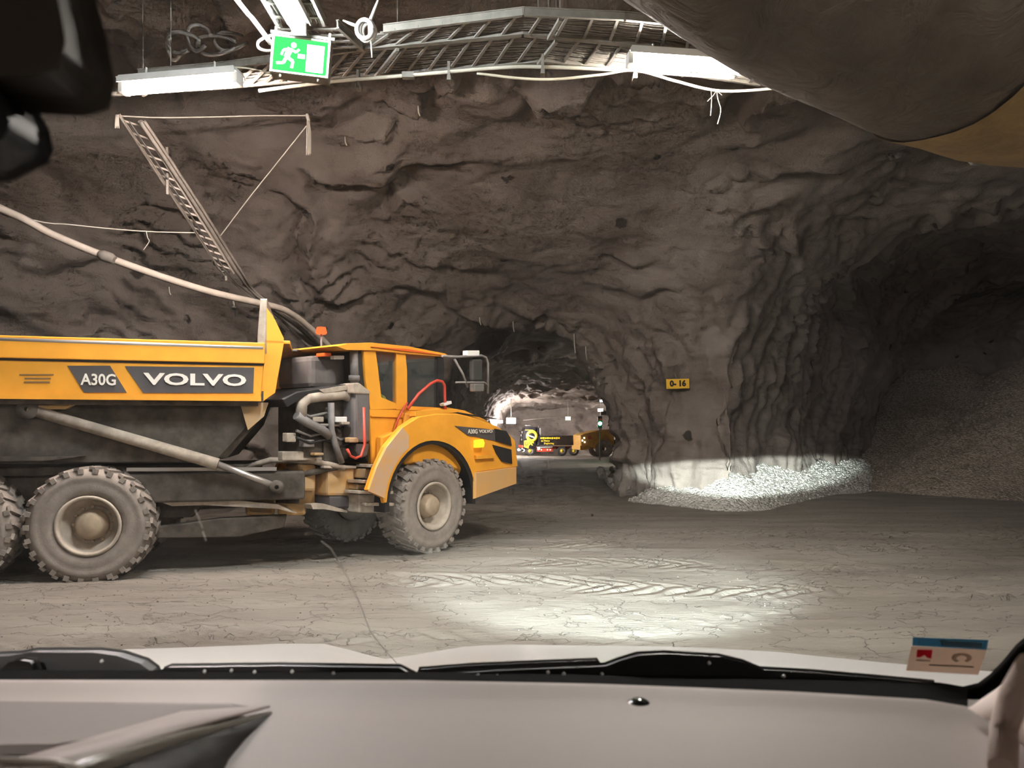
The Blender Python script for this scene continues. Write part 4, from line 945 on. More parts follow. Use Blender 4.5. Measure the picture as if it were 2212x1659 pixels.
for k, (dx, r) in enumerate(((10, .04), (19, .026), (-14, .012), (-24, .010))):
    wall_line('power_cable', ['thick grey power cable on the right rail of the wall ladder', 'grey power cable beside the thick one down the wall ladder', 'thin dark cable lying along the middle of the wall ladder', 'thinnest cable, nearest the left rail of the wall ladder'][k], 'cable',
        [(293 + dx, 262, 12.1), (353 + dx, 352, 12.8), (420 + dx, 455, 13.7), (470 + dx, 535, 14.5), (505 + dx, 590, 15.0), (535 + dx * .6, 625, 15.6), (580 + dx * .4, 660, 16.0), (640 + dx * .3, 702, 16.8), (680 + dx * .2, 738, 17.6), (705, 760, 18.2)], r, CABLE if k != 2 else CABLED)
wall_line('compressed_air_hose', 'long thick pale hose sweeping down across the left wall', 'hose', [(-900, 80, 11.6), (-420, 285, 12.0), (0, 450, 12.8), (110, 505, 13.2), (230, 555, 13.6), (350, 598, 14.1), (460, 632, 14.6), (560, 655, 15.3), (620, 672, 16.0), (670, 708, 16.8), (715, 752, 17.6)], .068, mat('pale_thick_hose', (.50, .44, .37), .7, vary=.12))
cz = at(231, 555, 13.55); mb = MB(); mb.tube([at(214, 549, 13.5) - cz, at(222, 552, 13.5) - cz, at(240, 558, 13.6) - cz, at(248, 562, 13.6) - cz], [.07, .10, .10, .07], 12); o = mb.build('hose_coupling', CABLE, None, cz); tag(o, 'wrapped coupling on the thick pale hose at the left wall', 'coupling')
wall_line('power_cable', 'lower dark cable behind the headboard of the dump truck', 'cable', [(560, 640, 16.2), (610, 690, 16.9), (660, 728, 17.5), (700, 765, 18.0)], .05, CABLED)
wall_line('power_cable', 'dark cable in a slack loop under the wall ladder foot', 'cable', [(590, 672, 16.4), (640, 722, 17.1), (668, 748, 17.5), (690, 752, 17.8)], .035, CABLE)
wall_line('guy_wire', 'pale wire stretched level between the ladder top and the rope tassel', 'wire', [(250, 250, 12.2), (340, 254, 12.8), (450, 253, 13.4), (560, 250, 14.0), (662, 250, 14.4)], .011, ROPE)
wall_line('guy_wire', 'pale wire slanting down from the rope tassel to the wall ladder', 'wire', [(662, 272, 14.4), (600, 350, 14.6), (540, 425, 14.8), (500, 478, 15.0), (474, 512, 15.1)], .010, ROPE)
wall_line('guy_wire', 'pale wire sagging across the left wall to the ladder', 'wire', [(-300, 380, 12.6), (55, 472, 13.0), (150, 485, 13.2), (260, 496, 13.6), (340, 501, 13.9), (430, 503, 14.3)], .010, ROPE)
wall_line('string_end', 'short string dangling from the sagging wire on the left wall', 'string', [(316, 500, 13.8), (319, 514, 13.8), (322, 522, 13.8), (310, 540, 13.8)], .008, ROPE)
tz = at(666, 285, 14.4); t = empty('rope_tassel', tz); tag(t, 'bundle of pale rope ends hanging from the rock left of centre', 'rope')
for k in range(6):
    MB().tube([at(664 + (k % 3), 252, 14.4) - tz, at(663 + k * 1.6, 285, 14.4 + .02 * k) - tz, at(662 + k * 1.8, 335 - 3 * (k % 2), 14.4 + .02 * k) - tz], .010, 6).build('rope_strand', ROPE, t)
MB().tube([at(663, 247, 14.4) - tz, at(667, 262, 14.4) - tz], [.035, .03], 8).build('knot', ROPE, t)
MB().tube([at(655, 249, 14.4) - tz, at(692, 254, 14.9) - tz], .018, 6).build('rock_bolt_rod', GALV, t)
tz = at(253, 262, 12.2); t = empty('rope_tassel', tz); tag(t, 'small pale rope tassel at the top left corner of the wall ladder', 'rope')
for k in range(5): MB().tube([at(251 + k, 248, 12.2) - tz, at(249 + k * 2, 277 - (k % 2) * 4, 12.2) - tz], .011, 6).build('rope_strand', ROPE, t)
# loops and hooks under the ladder foot
cz = at(485, 575, 15.0); t = empty('cable_coil', cz); tag(t, 'small tangle of pale cable at the foot of the wall ladder', 'cable')
for k, (px, py, w2) in enumerate(((472, 572, .10), (482, 578, .12), (468, 568, .07), (490, 574, .09))):
    MB().tube([at(px, py, 15.0) - cz + Vector((w2 * math.cos(a), .0, w2 * .7 * math.sin(a))) for a in np.linspace(0, 5.5, 14)], .014, 6).build('coil_loop', CABLE, t)
MB().tube([at(478, 560, 15) - cz, at(500, 572, 15) - cz, at(520, 578, 15.1) - cz], .012, 6).build('cable_end', CABLE, t)
cz = at(508, 668, 15.5); t = empty('hanging_hook', cz); tag(t, 'dark snap hook dangling on a strap under the thick pale hose', 'hook')
MB().tube([at(504, 650, 15.4) - cz, at(506, 662, 15.4) - cz], .02, 6).build('strap', GALV, t); MB().tube([at(503, 664, 15.4) - cz, at(512, 668, 15.4) - cz, at(510, 684, 15.4) - cz], [.04, .045, .03], 8).build('hook', CABLED, t)
# rock bolts and hanging wires round the mouth
def bolt(label, a, b, r=.014, group=None):
    a, b = Vector(a), Vector(b); c = (a + b) / 2; t = empty('rock_bolt', c); MB().tube([a - c, b - c], r, 6).build('rod', CABLE, t); d = (b - a).normalized(); MB().tube([a - c + d * .02, a - c + d * .05], r * 3, 6).build('nut', CABLE, t); tag(t, label, 'bolt', group)
for (ax, ay, bx, by, lb) in ((1271, 797, 1302, 797, 'upper rusty bolt sticking out of the right side of the tunnel mouth'), (1287, 791, 1330, 777, 'slanting bolt above the others at the right side of the tunnel mouth'), (1282, 819, 1306, 817, 'third bolt down at the right side of the tunnel mouth'), (1292, 829, 1312, 828, 'lowest bolt at the right side of the tunnel mouth')):
    e = onrock(bx, by, 0); bolt(lb, at(ax, ay, e.y - .3), e, .022)
for (px, py, ln, lb) in ((1108, 697, 20, 'short wire dangling over the crown of the tunnel mouth'), (1240, 725, 38, 'long wire hanging inside the right shoulder of the mouth'), (1265, 752, 26, 'short wire hanging right of the long one in the mouth'), (1036, 690, 12, 'tiny wire stub hanging left of the mouth crown'), (903, 235, 16, 'wire stub hanging from the rock left of the ceiling centre'), (745, 300, 14, 'wire stub hanging from the rock right of the rope tassel'), (365, 625, 12, 'wire stub on the left wall above the pale hose')):
    e = onrock(px, py, .05); line_thing('wire_stub', lb, 'wire', [e + Vector((0, 0, .06)), e + Vector((.01, 0, -ln * e.y / F * .5)), e + Vector((.04, 0, -ln * e.y / F))], .014, ROPE, 6)

# number sign on the pillar
sp = onrock(1464, 829, .16); sgn = empty('number_sign', sp, 0)
sgn.rotation_euler = (0, -.03, .12); k = sp.y / F
MB().box((0, 0, 0), (51 * k, .02, 21 * k)).build('sign_plate', mat('sign_yellow', (.82, .48, .04), .5), sgn, bevel=.004)
tx = text_mesh('lettering', '0- 16', 17 * k, mat('sign_black', (.01, .01, .01), .6), sgn, (0, -.013, 0), (math.pi / 2, 0, 0), .002, .012)
MB().tube([(-.03, 0, 10 * k), (-.05, .05, 24 * k)], .01, 6).build('hanging_wire', GALV, sgn)
for s in (-1, 1): MB().lathe([(.003, 0), (.012, .0), (.012, .01)], (s * 22 * k, -.015, -7 * k), 'Y', 8).build('screw', GALV, sgn)
tag(sgn, 'yellow sign reading 0-16 hung on the rock pillar', 'sign')

# ------------------------------------------------------------ gravel
def gravel_material(name, c0, c1):
    m = bpy.data.materials.new(name); m.use_nodes = True; nt = m.node_tree; b = nt.nodes['Principled BSDF']; L = nt.links.new; b.inputs['Roughness'].default_value = .9; b.inputs['Specular IOR Level'].default_value = .2
    tc = nt.nodes.new('ShaderNodeTexCoord'); v = ng(nt, 'ShaderNodeTexVoronoi', Scale=17); L(tc.outputs['Object'], v.inputs['Vector'])
    r = nt.nodes.new('ShaderNodeValToRGB'); r.color_ramp.elements[0].color = (*c0, 1); r.color_ramp.elements[1].color = (*c1, 1); s = nt.nodes.new('ShaderNodeSeparateColor'); L(v.outputs['Color'], s.inputs[0]); L(s.outputs[0], r.inputs['Fac']); L(r.outputs['Color'], b.inputs['Base Color'])
    n = ng(nt, 'ShaderNodeTexNoise', Scale=9, Detail=6); L(tc.outputs['Object'], n.inputs['Vector'])
    bp = ng(nt, 'ShaderNodeBump', Strength=1, Distance=.05); bp.invert = True; L(v.outputs['Distance'], bp.inputs['Height']); b2 = ng(nt, 'ShaderNodeBump', Strength=.6, Distance=.05); L(n.outputs['Fac'], b2.inputs['Height']); L(bp.outputs['Normal'], b2.inputs['Normal']); L(b2.outputs['Normal'], b.inputs['Normal']); return m
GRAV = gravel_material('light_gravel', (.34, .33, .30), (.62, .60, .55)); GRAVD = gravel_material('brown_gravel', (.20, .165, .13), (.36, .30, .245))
def heap(name, label, xr, yr, hf, m, step=.08, kind=None):
    xs = np.arange(*xr, step); ys = np.arange(*yr, step); X, Y = np.meshgrid(xs, ys, indexing='ij'); x, y = X.ravel(), Y.ravel()
    h = hf(x, y); base = floor_height(x, y); P = np.stack([x, y, 0 * x], 1).astype(np.float32)
    z = np.where(h > 0.0, base + h + (.05 * fbm(P * 2.2, 3) + .02 * fbm(P * 9, 2)) * sstep(0, .15, h), base - .12)
    V = np.stack([x, y, z], 1); n = len(ys); I = (np.arange(len(xs) - 1)[:, None] * n + np.arange(n - 1)[None, :]).ravel(); Q = np.stack([I, I + n, I + n + 1, I + 1], 1)
    Q = Q[(h[Q] > -.02).any(1)]; u, inv = np.unique(Q, return_inverse=True)
    me = mesh_np(name, V[u], inv.reshape(Q.shape)); me.materials.append(m); o = bpy.data.objects.new(name, me); COL.objects.link(o); tag(o, label, 'gravel', kind=kind); return V, h, o
def seg_dist(x, y, P):
    d = np.full(x.shape, 1e9)
    for (ax, ay), (bx, by) in zip(P[:-1], P[1:]):
        ex, ey = bx - ax, by - ay; t = np.clip(((x - ax) * ex + (y - ay) * ey) / (ex * ex + ey * ey), 0, 1); d = np.minimum(d, np.hypot(x - ax - ex * t, y - ay - ey * t))
    return d
def berm_h(x, y):
    d = seg_dist(x, y, [(5.0, 21.3), (5.9, 20.5), (9.3, 24.3), (14.0, 29.3)]); P = np.stack([x, y, 0 * x], 1).astype(np.float32)
    return (1.0 + .25 * pnoise(P * .5)) * (1 - d / (1.5 + .35 * pnoise(P * .35 + 4)))
BV, BH, _ = heap('gravel_bank', 'bright grey gravel bank heaped along the foot of the rock pillar', (2.0, 17), (17.5, 32), berm_h, GRAV, .07)
def pile_h(x, y):
    P = np.stack([x, y, 0 * x], 1).astype(np.float32)
    a = 6.2 - np.hypot(x - 21.5, (y - 28.5)) * .78 ; b = 3.4 - np.hypot(x - 17.0, y - 25.5) * .72; c = 4.6 - np.hypot(x - 22.5, y - 24) * .8; d = 5.6 - np.hypot(x - 18.5, y - 32) * .8
    return np.maximum.reduce([np.minimum(a, 5.0 + .05 * (x - 18)), b, c, np.minimum(d, 4.6)]) + .25 * fbm(P * .5, 3)
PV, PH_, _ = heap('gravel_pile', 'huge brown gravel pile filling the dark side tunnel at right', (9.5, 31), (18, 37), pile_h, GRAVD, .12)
def scatter(name, label, n, pick, r0, r1, m, cat='gravel'):
    me = rock_mesh(11, 1, 1); bv = np.array([v.co[:] for v in me.vertices]); bf = [tuple(p.vertices) for p in me.polygons]; mb = MB(); V = []; Fs = []
    for k in range(n):
        p = pick(); r = rnd.uniform(r0, r1); A = np.array(Matrix.Rotation(rnd.uniform(0, 6), 3, 'Z') @ Matrix.Rotation(rnd.uniform(0, 6), 3, 'X')); q = bv @ A.T * r * np.array((1, rnd.uniform(.7, 1), rnd.uniform(.6, 1))) + np.array(p); b = len(V) * len(bv); V.append(q); Fs += [tuple(i + b for i in f) for f in bf]
    V = np.concatenate(V); me2 = bpy.data.meshes.new(name); me2.from_pydata(V.tolist(), [], Fs); me2.materials.append(m); o = bpy.data.objects.new(name, me2); COL.objects.link(o); tag(o, label, cat, kind='stuff'); return o
bi = np.nonzero((BH > .0) & (BH < .95))[0]; pi_ = np.nonzero((PH_ > .0))[0]
scatter('gravel_stones', 'coarse grey stones lying over the bright gravel bank', 5500, lambda: BV[bi[rnd.randrange(len(bi))]] + np.array((rnd.uniform(-.04, .04), rnd.uniform(-.04, .04), .005)), .015, .045, GRAV)
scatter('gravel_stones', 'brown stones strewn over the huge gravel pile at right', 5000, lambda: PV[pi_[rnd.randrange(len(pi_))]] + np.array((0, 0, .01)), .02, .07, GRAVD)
# rubble at the left foot of the pillar: countable boulders
RUB = mat('dark_rubble', (.14, .12, .10), .9, col2=(.25, .22, .19), vscale=3, bump=.6, bscale=14)
rmes = []
for s in range(5): me = rock_mesh(20 + s, 1, 2); me.materials.append(RUB); rmes.append(me)
for k in range(40):
    f = rnd.random(); px = 1368 - 60 * f + rnd.uniform(-14, 14); yy = rnd.uniform(22.6, 27.5) + 7 * f ** 2; x = (px - CX) / F * yy
    r = rnd.uniform(.07, .22) * (1 if k % 3 else 1.4); z = float(floor_height(np.array([x]), np.array([yy]))[0]) + r * .35 + max(0, .6 - abs(x - 4.1) * .6) * rnd.random()
    o = shared('boulder', rmes[k % 5], None, (x, yy, z), (rnd.uniform(0, 6), rnd.uniform(0, 6), rnd.uniform(0, 6)), (r, r * rnd.uniform(.7, 1), r * rnd.uniform(.6, .9)))
    tag(o, 'dark broken rock in the rubble at the left foot of the pillar', 'rock', 'rubble at the left foot of the rock pillar')
fl = np.nonzero((Y.ravel() > 5.5) & (Y.ravel() < 20) & (np.abs(X.ravel()) < 14))[0] if False else None
def pf():
    y = rnd.uniform(5.6, 22) ; x = rnd.uniform(-.75, .75) * y; return np.array((x, y, float(floor_height(np.array([x]), np.array([y]))[0]) + .004))
scatter('mud_crumbs', 'dark crumbs of mud and grit scattered on the road', 1500, pf, .004, .013, RUB, 'grit')
# ------------------------------------------------------------ far end of the tunnel
def fz_(y): return float(floor_height(np.array([0.0]), np.array([float(y)]))[0])
BLKP = mat('black_truck_paint', (.012, .011, .014), .25, spec=.6, coat=.5); YP = mat('yellow_print', (.85, .62, .03), .5); CHR = mat('chrome', (.8, .8, .8), .2, metal=.9)
RDP = mat('red_chassis', (.55, .06, .03), .5); TY2 = mat('black_tyre', (.03, .028, .026), .9); ORP = mat('orange_plate', (.75, .33, .08), .6)
D = 80.0; c0 = at(1188, 983, D); zg = fz_(80) 
# scale is set by the photographed height: a 3.2 m truck seen nearly side on, its cab to the left
tk = empty('tipper_truck', (c0.x, D, zg), 0); tag(tk, 'black tipper truck with yellow lettering at the far end of the tunnel', 'truck')
tk.rotation_euler = (0, 0, math.radians(180 + 8))
# local axes: x forward (to the left in the picture), y to the far side is negative after the half turn
def tb(name, c, d, m, bev=.03, par=None): return MB().box(c, d).build(name, m, par or tk, bevel=bev)
cabin = MB().prism([(1.75, .75), (3.12, .75), (3.14, 1.7), (3.02, 2.6), (2.8, 3.05), (2.1, 3.15), (1.75, 2.95)], -1.2, 1.2, .06).build('cab', BLKP, tk)
MB().prism([(2.25, 1.9), (2.98, 1.85), (2.9, 2.5), (2.25, 2.5)], 1.19, 1.215).build('side_window', GLASS, cabin); MB().prism([(3.10, 1.8), (3.13, 1.8), (3.02, 2.55), (2.99, 2.55)], -1.0, 1.0).build('windscreen', GLASS, cabin)
mb = MB(); mb.lathe([(.34, -.01), (.34, .01), (.62, .01), (.62, -.01)], (2.18, 1.22, 2.12), 'Y', 30); mb.build('yellow_ring_emblem', YP, cabin)
MB().bar((2.6, 1.23, 2.2), (1.95, 1.23, 1.98), .02, .12).build('white_swoosh', WHT2, cabin)
MB().prism([(2.55, .80), (3.02, .95), (3.02, 1.62), (2.62, 1.72), (2.45, 1.3)], 1.205, 1.22).build('yellow_block_emblem', YP, cabin)
o = text_mesh('lettering', 'D', .5, BLKP, cabin, (2.76, 1.225, 1.28), (math.pi / 2, 0, math.pi), .002, .01)
o = text_mesh('lettering', 'X', .55, YP, cabin, (2.32, 1.225, 1.33), (math.pi / 2, 0, math.pi), .002, .03)
o = text_mesh('lettering', 'x', .4, YP, cabin, (2.08, 1.225, 1.5), (math.pi / 2, 0, math.pi), .002, .02)
tb('yellow_script', (2.5, 1.21, 2.76), (.8, .015, .07), YP, 0); tb('sun_visor', (3.12, 0, 2.62), (.25, 2.2, .12), BLKP)
for z in (.62, 1.0): tb('bumper', (3.15, 0, z), (.22, 2.3, .26), BLKP if z < .9 else RDP)
tb('beacon_bar', (2.5, 0, 3.24), (.5, 1.4, .09), CHR, .02); tb('air_deflector', (1.65, 0, 2.7), (.5, 2.1, .8), BLKP, .1); tb('exhaust_shroud', (1.35, .6, 2.1), (.45, .7, 1.9), mat('grey_shroud', (.16, .155, .16), .5), .06)
MB().prism([(1.45, 1.08), (1.45, 2.12), (-2.9, 2.18), (-3.15, 2.1), (-3.0, 1.15)], -1.2, 1.2, .05).build('tipper_body', BLKP, tk)
tb('body_rail', (-.8, 1.21, 1.12), (4.3, .05, .05), CHR, 0); tb('tail_edge', (-2.95, 1.2, 1.7), (.14, .06, .85), WHT2, 0)
for k in range(9): tb('banner_letter', (1.18 - k * .24, 1.215, 1.90), (.19, .02, .17 + .03 * (k % 2)), YP, 0)
text_mesh('lettering', 'as Heavy', .26, YP, tk, (.72, 1.215, 1.62), (math.pi / 2, 0, math.pi), .003, .006); text_mesh('lettering', 'Dagburing', .26, YP, tk, (.35, 1.215, 1.34), (math.pi / 2, 0, math.pi), .003, .006)
tb('chassis', (-.2, 0, .85), (6.2, .9, .28), RDP); tb('side_guard', (.75, 1.1, .62), (1.7, .08, .34), RDP); tb('fuel_tank', (.8, .8, .8), (1.3, .5, .4), CHR, .1); tb('tank_strap', (.8, 1.15, .95), (1.7, .03, .06), WHT2, 0)
tb('mudguard', (-1.75, .95, 1.06), (2.5, .5, .06), CHR, 0); tb('warning_plate', (-3.05, 1.1, .95), (.5, .04, .5), ORP, .0); tb('warning_plate', (-3.35, 1.1, 1.25), (.4, .04, .4), ORP, .0)
WL = lamp_mat('truck_white_lamp', (.9, .95, 1.0), 14)
for (x_, y_, z_, r_) in ((3.1, 1.0, .62, .16), (1.45, 1.18, .78, .13), (3.27, -.9, .62, .14)): MB().lathe([(.004, .05), (r_ * .7, .04), (r_, 0)], (x_, y_, z_), 'Y', 16).build('lamp', WL, tk)
for (x_, y_, z_) in ((1.15, 1.16, .66), (.5, 1.16, .66), (.2, 1.16, .66)): tb('marker_lamp', (x_, y_, z_), (.1, .03, .12), lamp_mat('marker', (1, .6, .4), 5), 0)
for (x_, z_) in ((3.22, 2.5), (3.3, 2.2), (3.26, 1.75), (1.45, 3.1)): tb('bright_trim', (x_, 1.05, z_), (.07, .08, .2), CHR, .01)
def small_wheel(x, y, R=.5, hubc=None, par=tk, dist=.32):
    s = 1 if y > 0 else -1
    mb = MB(); mb.lathe([(R * .55, -.14), (R * .9, -.15), (R, -.1), (R, .1), (R * .9, .15), (R * .55, .14)], (x, y, R), 'Y', 28); wq = mb.build('wheel', TY2, par)
    mb = MB(); mb.lathe([(R * .58, .13 * s), (R * .52, .14 * s), (R * .40, .05 * s), (R * .2, .06 * s)], (x, y, R), 'Y', 24); mb.build('rim', CHR, wq)
    mb = MB(); mb.lathe([(R * .26, .05 * s), (R * .24, .15 * s), (.01, .16 * s)], (x, y, R), 'Y', 18); mb.build('hub', hubc or YP, wq)
for x_ in (2.35, -1.1, -2.4): small_wheel(x_, 1.0, .53); small_wheel(x_ - (.35 if x_ > 0 else .45), -1.0, .53)

# second yellow dump truck, partly hidden behind the pillar
d2 = empty('dump_truck', (at(1285, 983, 74).x, 74, fz_(74)), math.radians(180 + 14)); tag(d2, 'front end of a second yellow dump truck half hidden behind the pillar', 'truck')
YO = mat('ochre_yellow', (.60, .33, .06), .55, vary=.15)
MB().prism([(1.85, .9), (1.9, 2.15), (1.6, 2.3), (.2, 2.62), (-1.6, 2.75), (-1.6, 1.4), (-1.3, 1.0)], -1.2, 1.2, .08).build('hood', YO, d2)
MB().prism([(1.8, .7), (2.0, .75), (2.0, 1.15), (1.0, 1.1), (1.0, .8)], -1.3, 1.3, .04).build('bumper', YO, d2)
for yy in (1.15, -1.3): MB().prism([(1.15 * math.cos(a) - .55, .85 + 1.1 * math.sin(a)) for a in np.linspace(0, math.pi, 16)] + [(1.0 * math.cos(a) - .55, .85 + .97 * math.sin(a)) for a in np.linspace(math.pi, 0, 16)], yy, yy + .15).build('fender', YO, d2)
mb = MB(); mb.lathe([(.4, -.25), (.7, -.28), (.85, -.2), (.85, .2), (.7, .28), (.4, .25), (.2, .1)], (-.55, 1.1, .85), 'Y', 32); mb.build('wheel', TYRE, d2); mb = MB(); mb.lathe([(.4, -.25), (.85, -.2), (.85, .2), (.4, .25)], (-.55, -1.1, .85), 'Y', 32); mb.build('wheel', TYRE, d2)
MB().prism([(-1.5, 2.6), (-3.0, 2.6), (-3.0, 3.5), (-1.8, 3.5)], -.9, .9, .05).build('cab', GLASS, d2)
for (x_, z_) in ((1.55, 1.9), (1.75, 1.65), (1.5, 1.5)): MB().lathe([(.004, .03), (.06, .02), (.07, 0)], (x_, 1.22, z_), 'Y', 12).build('lamp', WL, d2)
MB().box((1.0, 1.21, 1.95), (.28, .02, .35)).build('side_grille', RDP, d2)
MB().tube([(-.3, 1.0, 2.6), (-.3, 1.1, 3.2), (-.0, 1.1, 3.5)], .05, 8).build('mirror_arm', CHR, d2)
MB().prism([(-1.6, .9), (-3.2, .9), (-3.2, 1.7), (-1.6, 1.7)], -.9, .9, .05).build('frame', DARK, d2)
# lamps of the far hall
def flood(label, p, w2, h2, m, cat='lamp', name='flood_lamp'):
    t = empty(name, p); MB().box((0, 0, 0), (w2, .06, h2)).build('lens', m, t); MB().box((0, .05, h2 * .5 + .03), (w2 + .06, .16, .05)).build('housing', HOUSING, t)
    h = min((r for r in (cast(Vector(p) + Vector((0, 0, .1)), d_) for d_ in ((1, 0, 0), (-1, 0, 0), (0, 0, 1))) if r), key=lambda r: r[3], default=None)
    if h: MB().tube([(0, .02, h2 * .5 + .05), h[0] - Vector(p)], .02, 6).build('bracket', HOUSING, t); tag(t, label, cat); return t
FLW = lamp_mat('flood_white', (1.0, .90, .86), 900)
flood('brightest white work lamp on the left wall at the far tunnel end', at(1104, 909, 76), .9, .55, FLW)
flood('smaller white work lamp left of the brightest one, far tunnel end', at(1078, 911, 74), .7, .22, FLW)
flood('lamp high on the right wall deep in the tunnel', at(1297, 886, 50), .32, .16, lamp_mat('flood_warm', (1, .95, .8), 420))
flood('tiny upper lamp on the right wall deep in the tunnel', at(1299, 866, 46), .16, .10, lamp_mat('flood_dim', (1, .97, .9), 120))
flood('small green-white illuminated sign over the black tipper truck', at(1227, 904, 78), .52, .34, lamp_mat('far_exit', (.75, 1, .45), 6), 'sign', 'exit_sign')
t = empty('traffic_light', at(1296, 915, 60)); MB().box((0, .08, .1), (.35, .2, 1.0)).build('housing', BLK, t, bevel=.03)
MB().lathe([(.004, -.06), (.10, -.05), (.15, 0)], (0, -.03, .0), 'Y', 18).build('green_lamp', lamp_mat('signal_green', (.03, 1, .28), 90), t); MB().lathe([(.004, -.02), (.13, -.01)], (0, -.03, .33), 'Y', 18).build('dark_lens', RDP, t); MB().tube([(0, .1, -.4), (0, .1, -3.4)], .05, 8).build('post', GALV, t)
tag(t, 'traffic light glowing green beside the pillar edge deep in the tunnel', 'traffic light')
t = empty('wall_cabinet', at(1304, 893, 40)); MB().box((0, 0, 0), (.35, .2, .22)).build('cabinet_body', HOUSING, t, bevel=.01); MB().box((0, -.105, 0), (.28, .01, .16)).build('door', GALV, t); tag(t, 'small grey cabinet mounted just inside the right edge of the mouth', 'cabinet')
line_thing('overhead_wire', 'pair of thin wires crossing the far hall above the tipper truck', 'wire', [at(1130, 908, 82), at(1180, 903, 82), at(1222, 901, 82)], .03, GALV, 6)
# lamps farther back along the ceiling tray, behind the viewer, as the tunnel continues
for k, y in enumerate((1.5, -5.0)):
    tube_lamp((-2.43, y, 6.62), (-2.43, y + 1.6, 6.62), LW, ['tube lamp on the ceiling tray just behind the viewer', 'tube lamp on the ceiling tray farther behind the viewer'][k])
tube_lamp((9.5, -3.0, 6.9), (11.1, -3.0, 6.9), LW, 'tube lamp in the hall behind the viewer at right')

FLT = lamp_mat('tube_far', (1.0, .90, .86), 420)
for k, (a, b) in enumerate((((10.6, 62, 4.6), (10.6, 64.4, 4.6)), ((12.0, 84, 3.4), (12.0, 86.4, 3.4)), ((7.6, 47, 4.6), (7.9, 49, 4.6)))):  # the third one is an added, unseen lamp that brightens the middle of the tunnel
    tube_lamp(a, b, FLT, ['tube lamp hidden round the right side of the far hall', 'tube lamp in the far right corner of the far hall', 'added unseen tube lamp behind the pillar, brightening the middle of the tunnel'][k], r=.09)
# ------------------------------------------------------------ the car the picture is taken from
car = empty('car', (0, 1.0, 0)); tag(car, 'white car seen from its cabin, with grey dashboard, wipers and hood', 'car')
C0 = Vector(car.location)
DASH = mat('dashboard_plastic', (.31, .262, .245), .6, vary=.04, vscale=2, bump=.15, bscale=400, bdist=.001)
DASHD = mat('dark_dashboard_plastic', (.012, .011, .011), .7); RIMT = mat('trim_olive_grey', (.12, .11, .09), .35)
PAINT = mat('white_car_paint', (.90, .88, .85), .3, spec=.5, coat=.2); FRIT = mat('black_frit', (.003, .003, .003), .95, spec=0.05); PLAST = mat('wiper_grey_plastic', (.06, .06, .065), .55)
TRIM = mat('pillar_trim_cloth', (.85, .74, .68), .8)
def rp(px, py, Y): return at(px, py, Y) - C0
def prel(px, py, zr):
    Y = -zr * F / (py - HY); return at(px, py, Y) - C0
def patch(name, rows, m, par, thick=.01, smooth=True):
    """surface through rows of points, given thickness"""
    n = len(rows[0]); V = [p for r in rows for p in r]; fs = [(i * n + j, i * n + j + 1, (i + 1) * n + j + 1, (i + 1) * n + j) for i in range(len(rows) - 1) for j in range(n - 1)]
    mb = MB(); mb.add(V, fs, smooth); o = mb.build(name, m, par); s = o.modifiers.new('s', 'SOLIDIFY'); s.thickness = thick; s.offset = -1 if True else 0; return o
ZD = -.34
px_s = list(range(-200, 2301, 100))
def dash_edge(px): return float(np.interp(px, [-200, 0, 900, 1300, 1700, 2000, 2090, 2300], [1474, 1475, 1476, 1484, 1500, 1518, 1532, 1600]))
rows = []
for (dz, back) in ((-.10, -.01), (-.004, -.008), (0, 0), (.0025, .02), (-.001, .032), (-.001, .10), (0.001, .115), (.004, .20), (.004, .32), (-.02, .42), (-.12, .47), (-.3, .48)):
    r = []
    for px in px_s:
        p = prel(px, dash_edge(px), ZD)
        r.append(Vector((p.x, p.y - back, p.z + dz)))
    rows.append(r)
patch('dashboard', rows, DASH, car, .004)
# seams and the sun sensor
def dline(name, pts, r, m, z=.004): return MB().tube([prel(a, b, ZD) + Vector((0, 0, z)) for a, b in pts], r, 6).build(name, m, car)
dline('dash_seam', [(-100, 1512), (300, 1512), (700, 1514), (1150, 1519), (1260, 1528), (1650, 1545), (2000, 1560)], .0012, mat('seam_shadow', (.09, .08, .075), .8), .0005)
dline('dash_joint', [(883, 1487), (884, 1512)], .0011, mat('joint_light', (.3, .27, .25), .6), .001)
sx = prel(1380, 1522, ZD); t = MB(); t.lathe([(.0005, .004), (.008, .0035), (.012, .001), (.0145, -.001)], sx + Vector((0, 0, .003)), 'Z', 20); t.build('sun_sensor', mat('sensor_gloss', (.02, .02, .02), .1), car)
# perforated speaker field at left
mesh_p = mat('perforated_grille', (.15, .13, .125), .7)
V0 = [prel(-120, 1524, ZD), prel(500, 1530, ZD), prel(545, 1538, ZD), prel(330, 1585, ZD + .012), prel(120, 1620, ZD + .02), prel(-250, 1625, ZD + .02)]
mb = MB(); mb.add([v + Vector((0, 0, .006)) for v in V0] + [v - Vector((0, 0, .004)) for v in V0], [(0, 1, 2, 3, 4, 5), (11, 10, 9, 8, 7, 6)] + [(i, (i + 1) % 6, 6 + (i + 1) % 6, 6 + i) for i in range(6)]); mb.build('speaker_grille', mesh_p, car)
mb = MB()
for k in range(46):
    a = prel(250 + k * 5.5, 1531, ZD) + Vector((0, 0, .0065)); b = prel(290 + k * 5.0, 1566, ZD) + Vector((0, 0, .0065)); mb.bar(a, b, .0012, .0008)
o = mb.build('grille_ribs', mat('grille_rib', (.24, .21, .20), .6), car); o['kind'] = 'stuff'
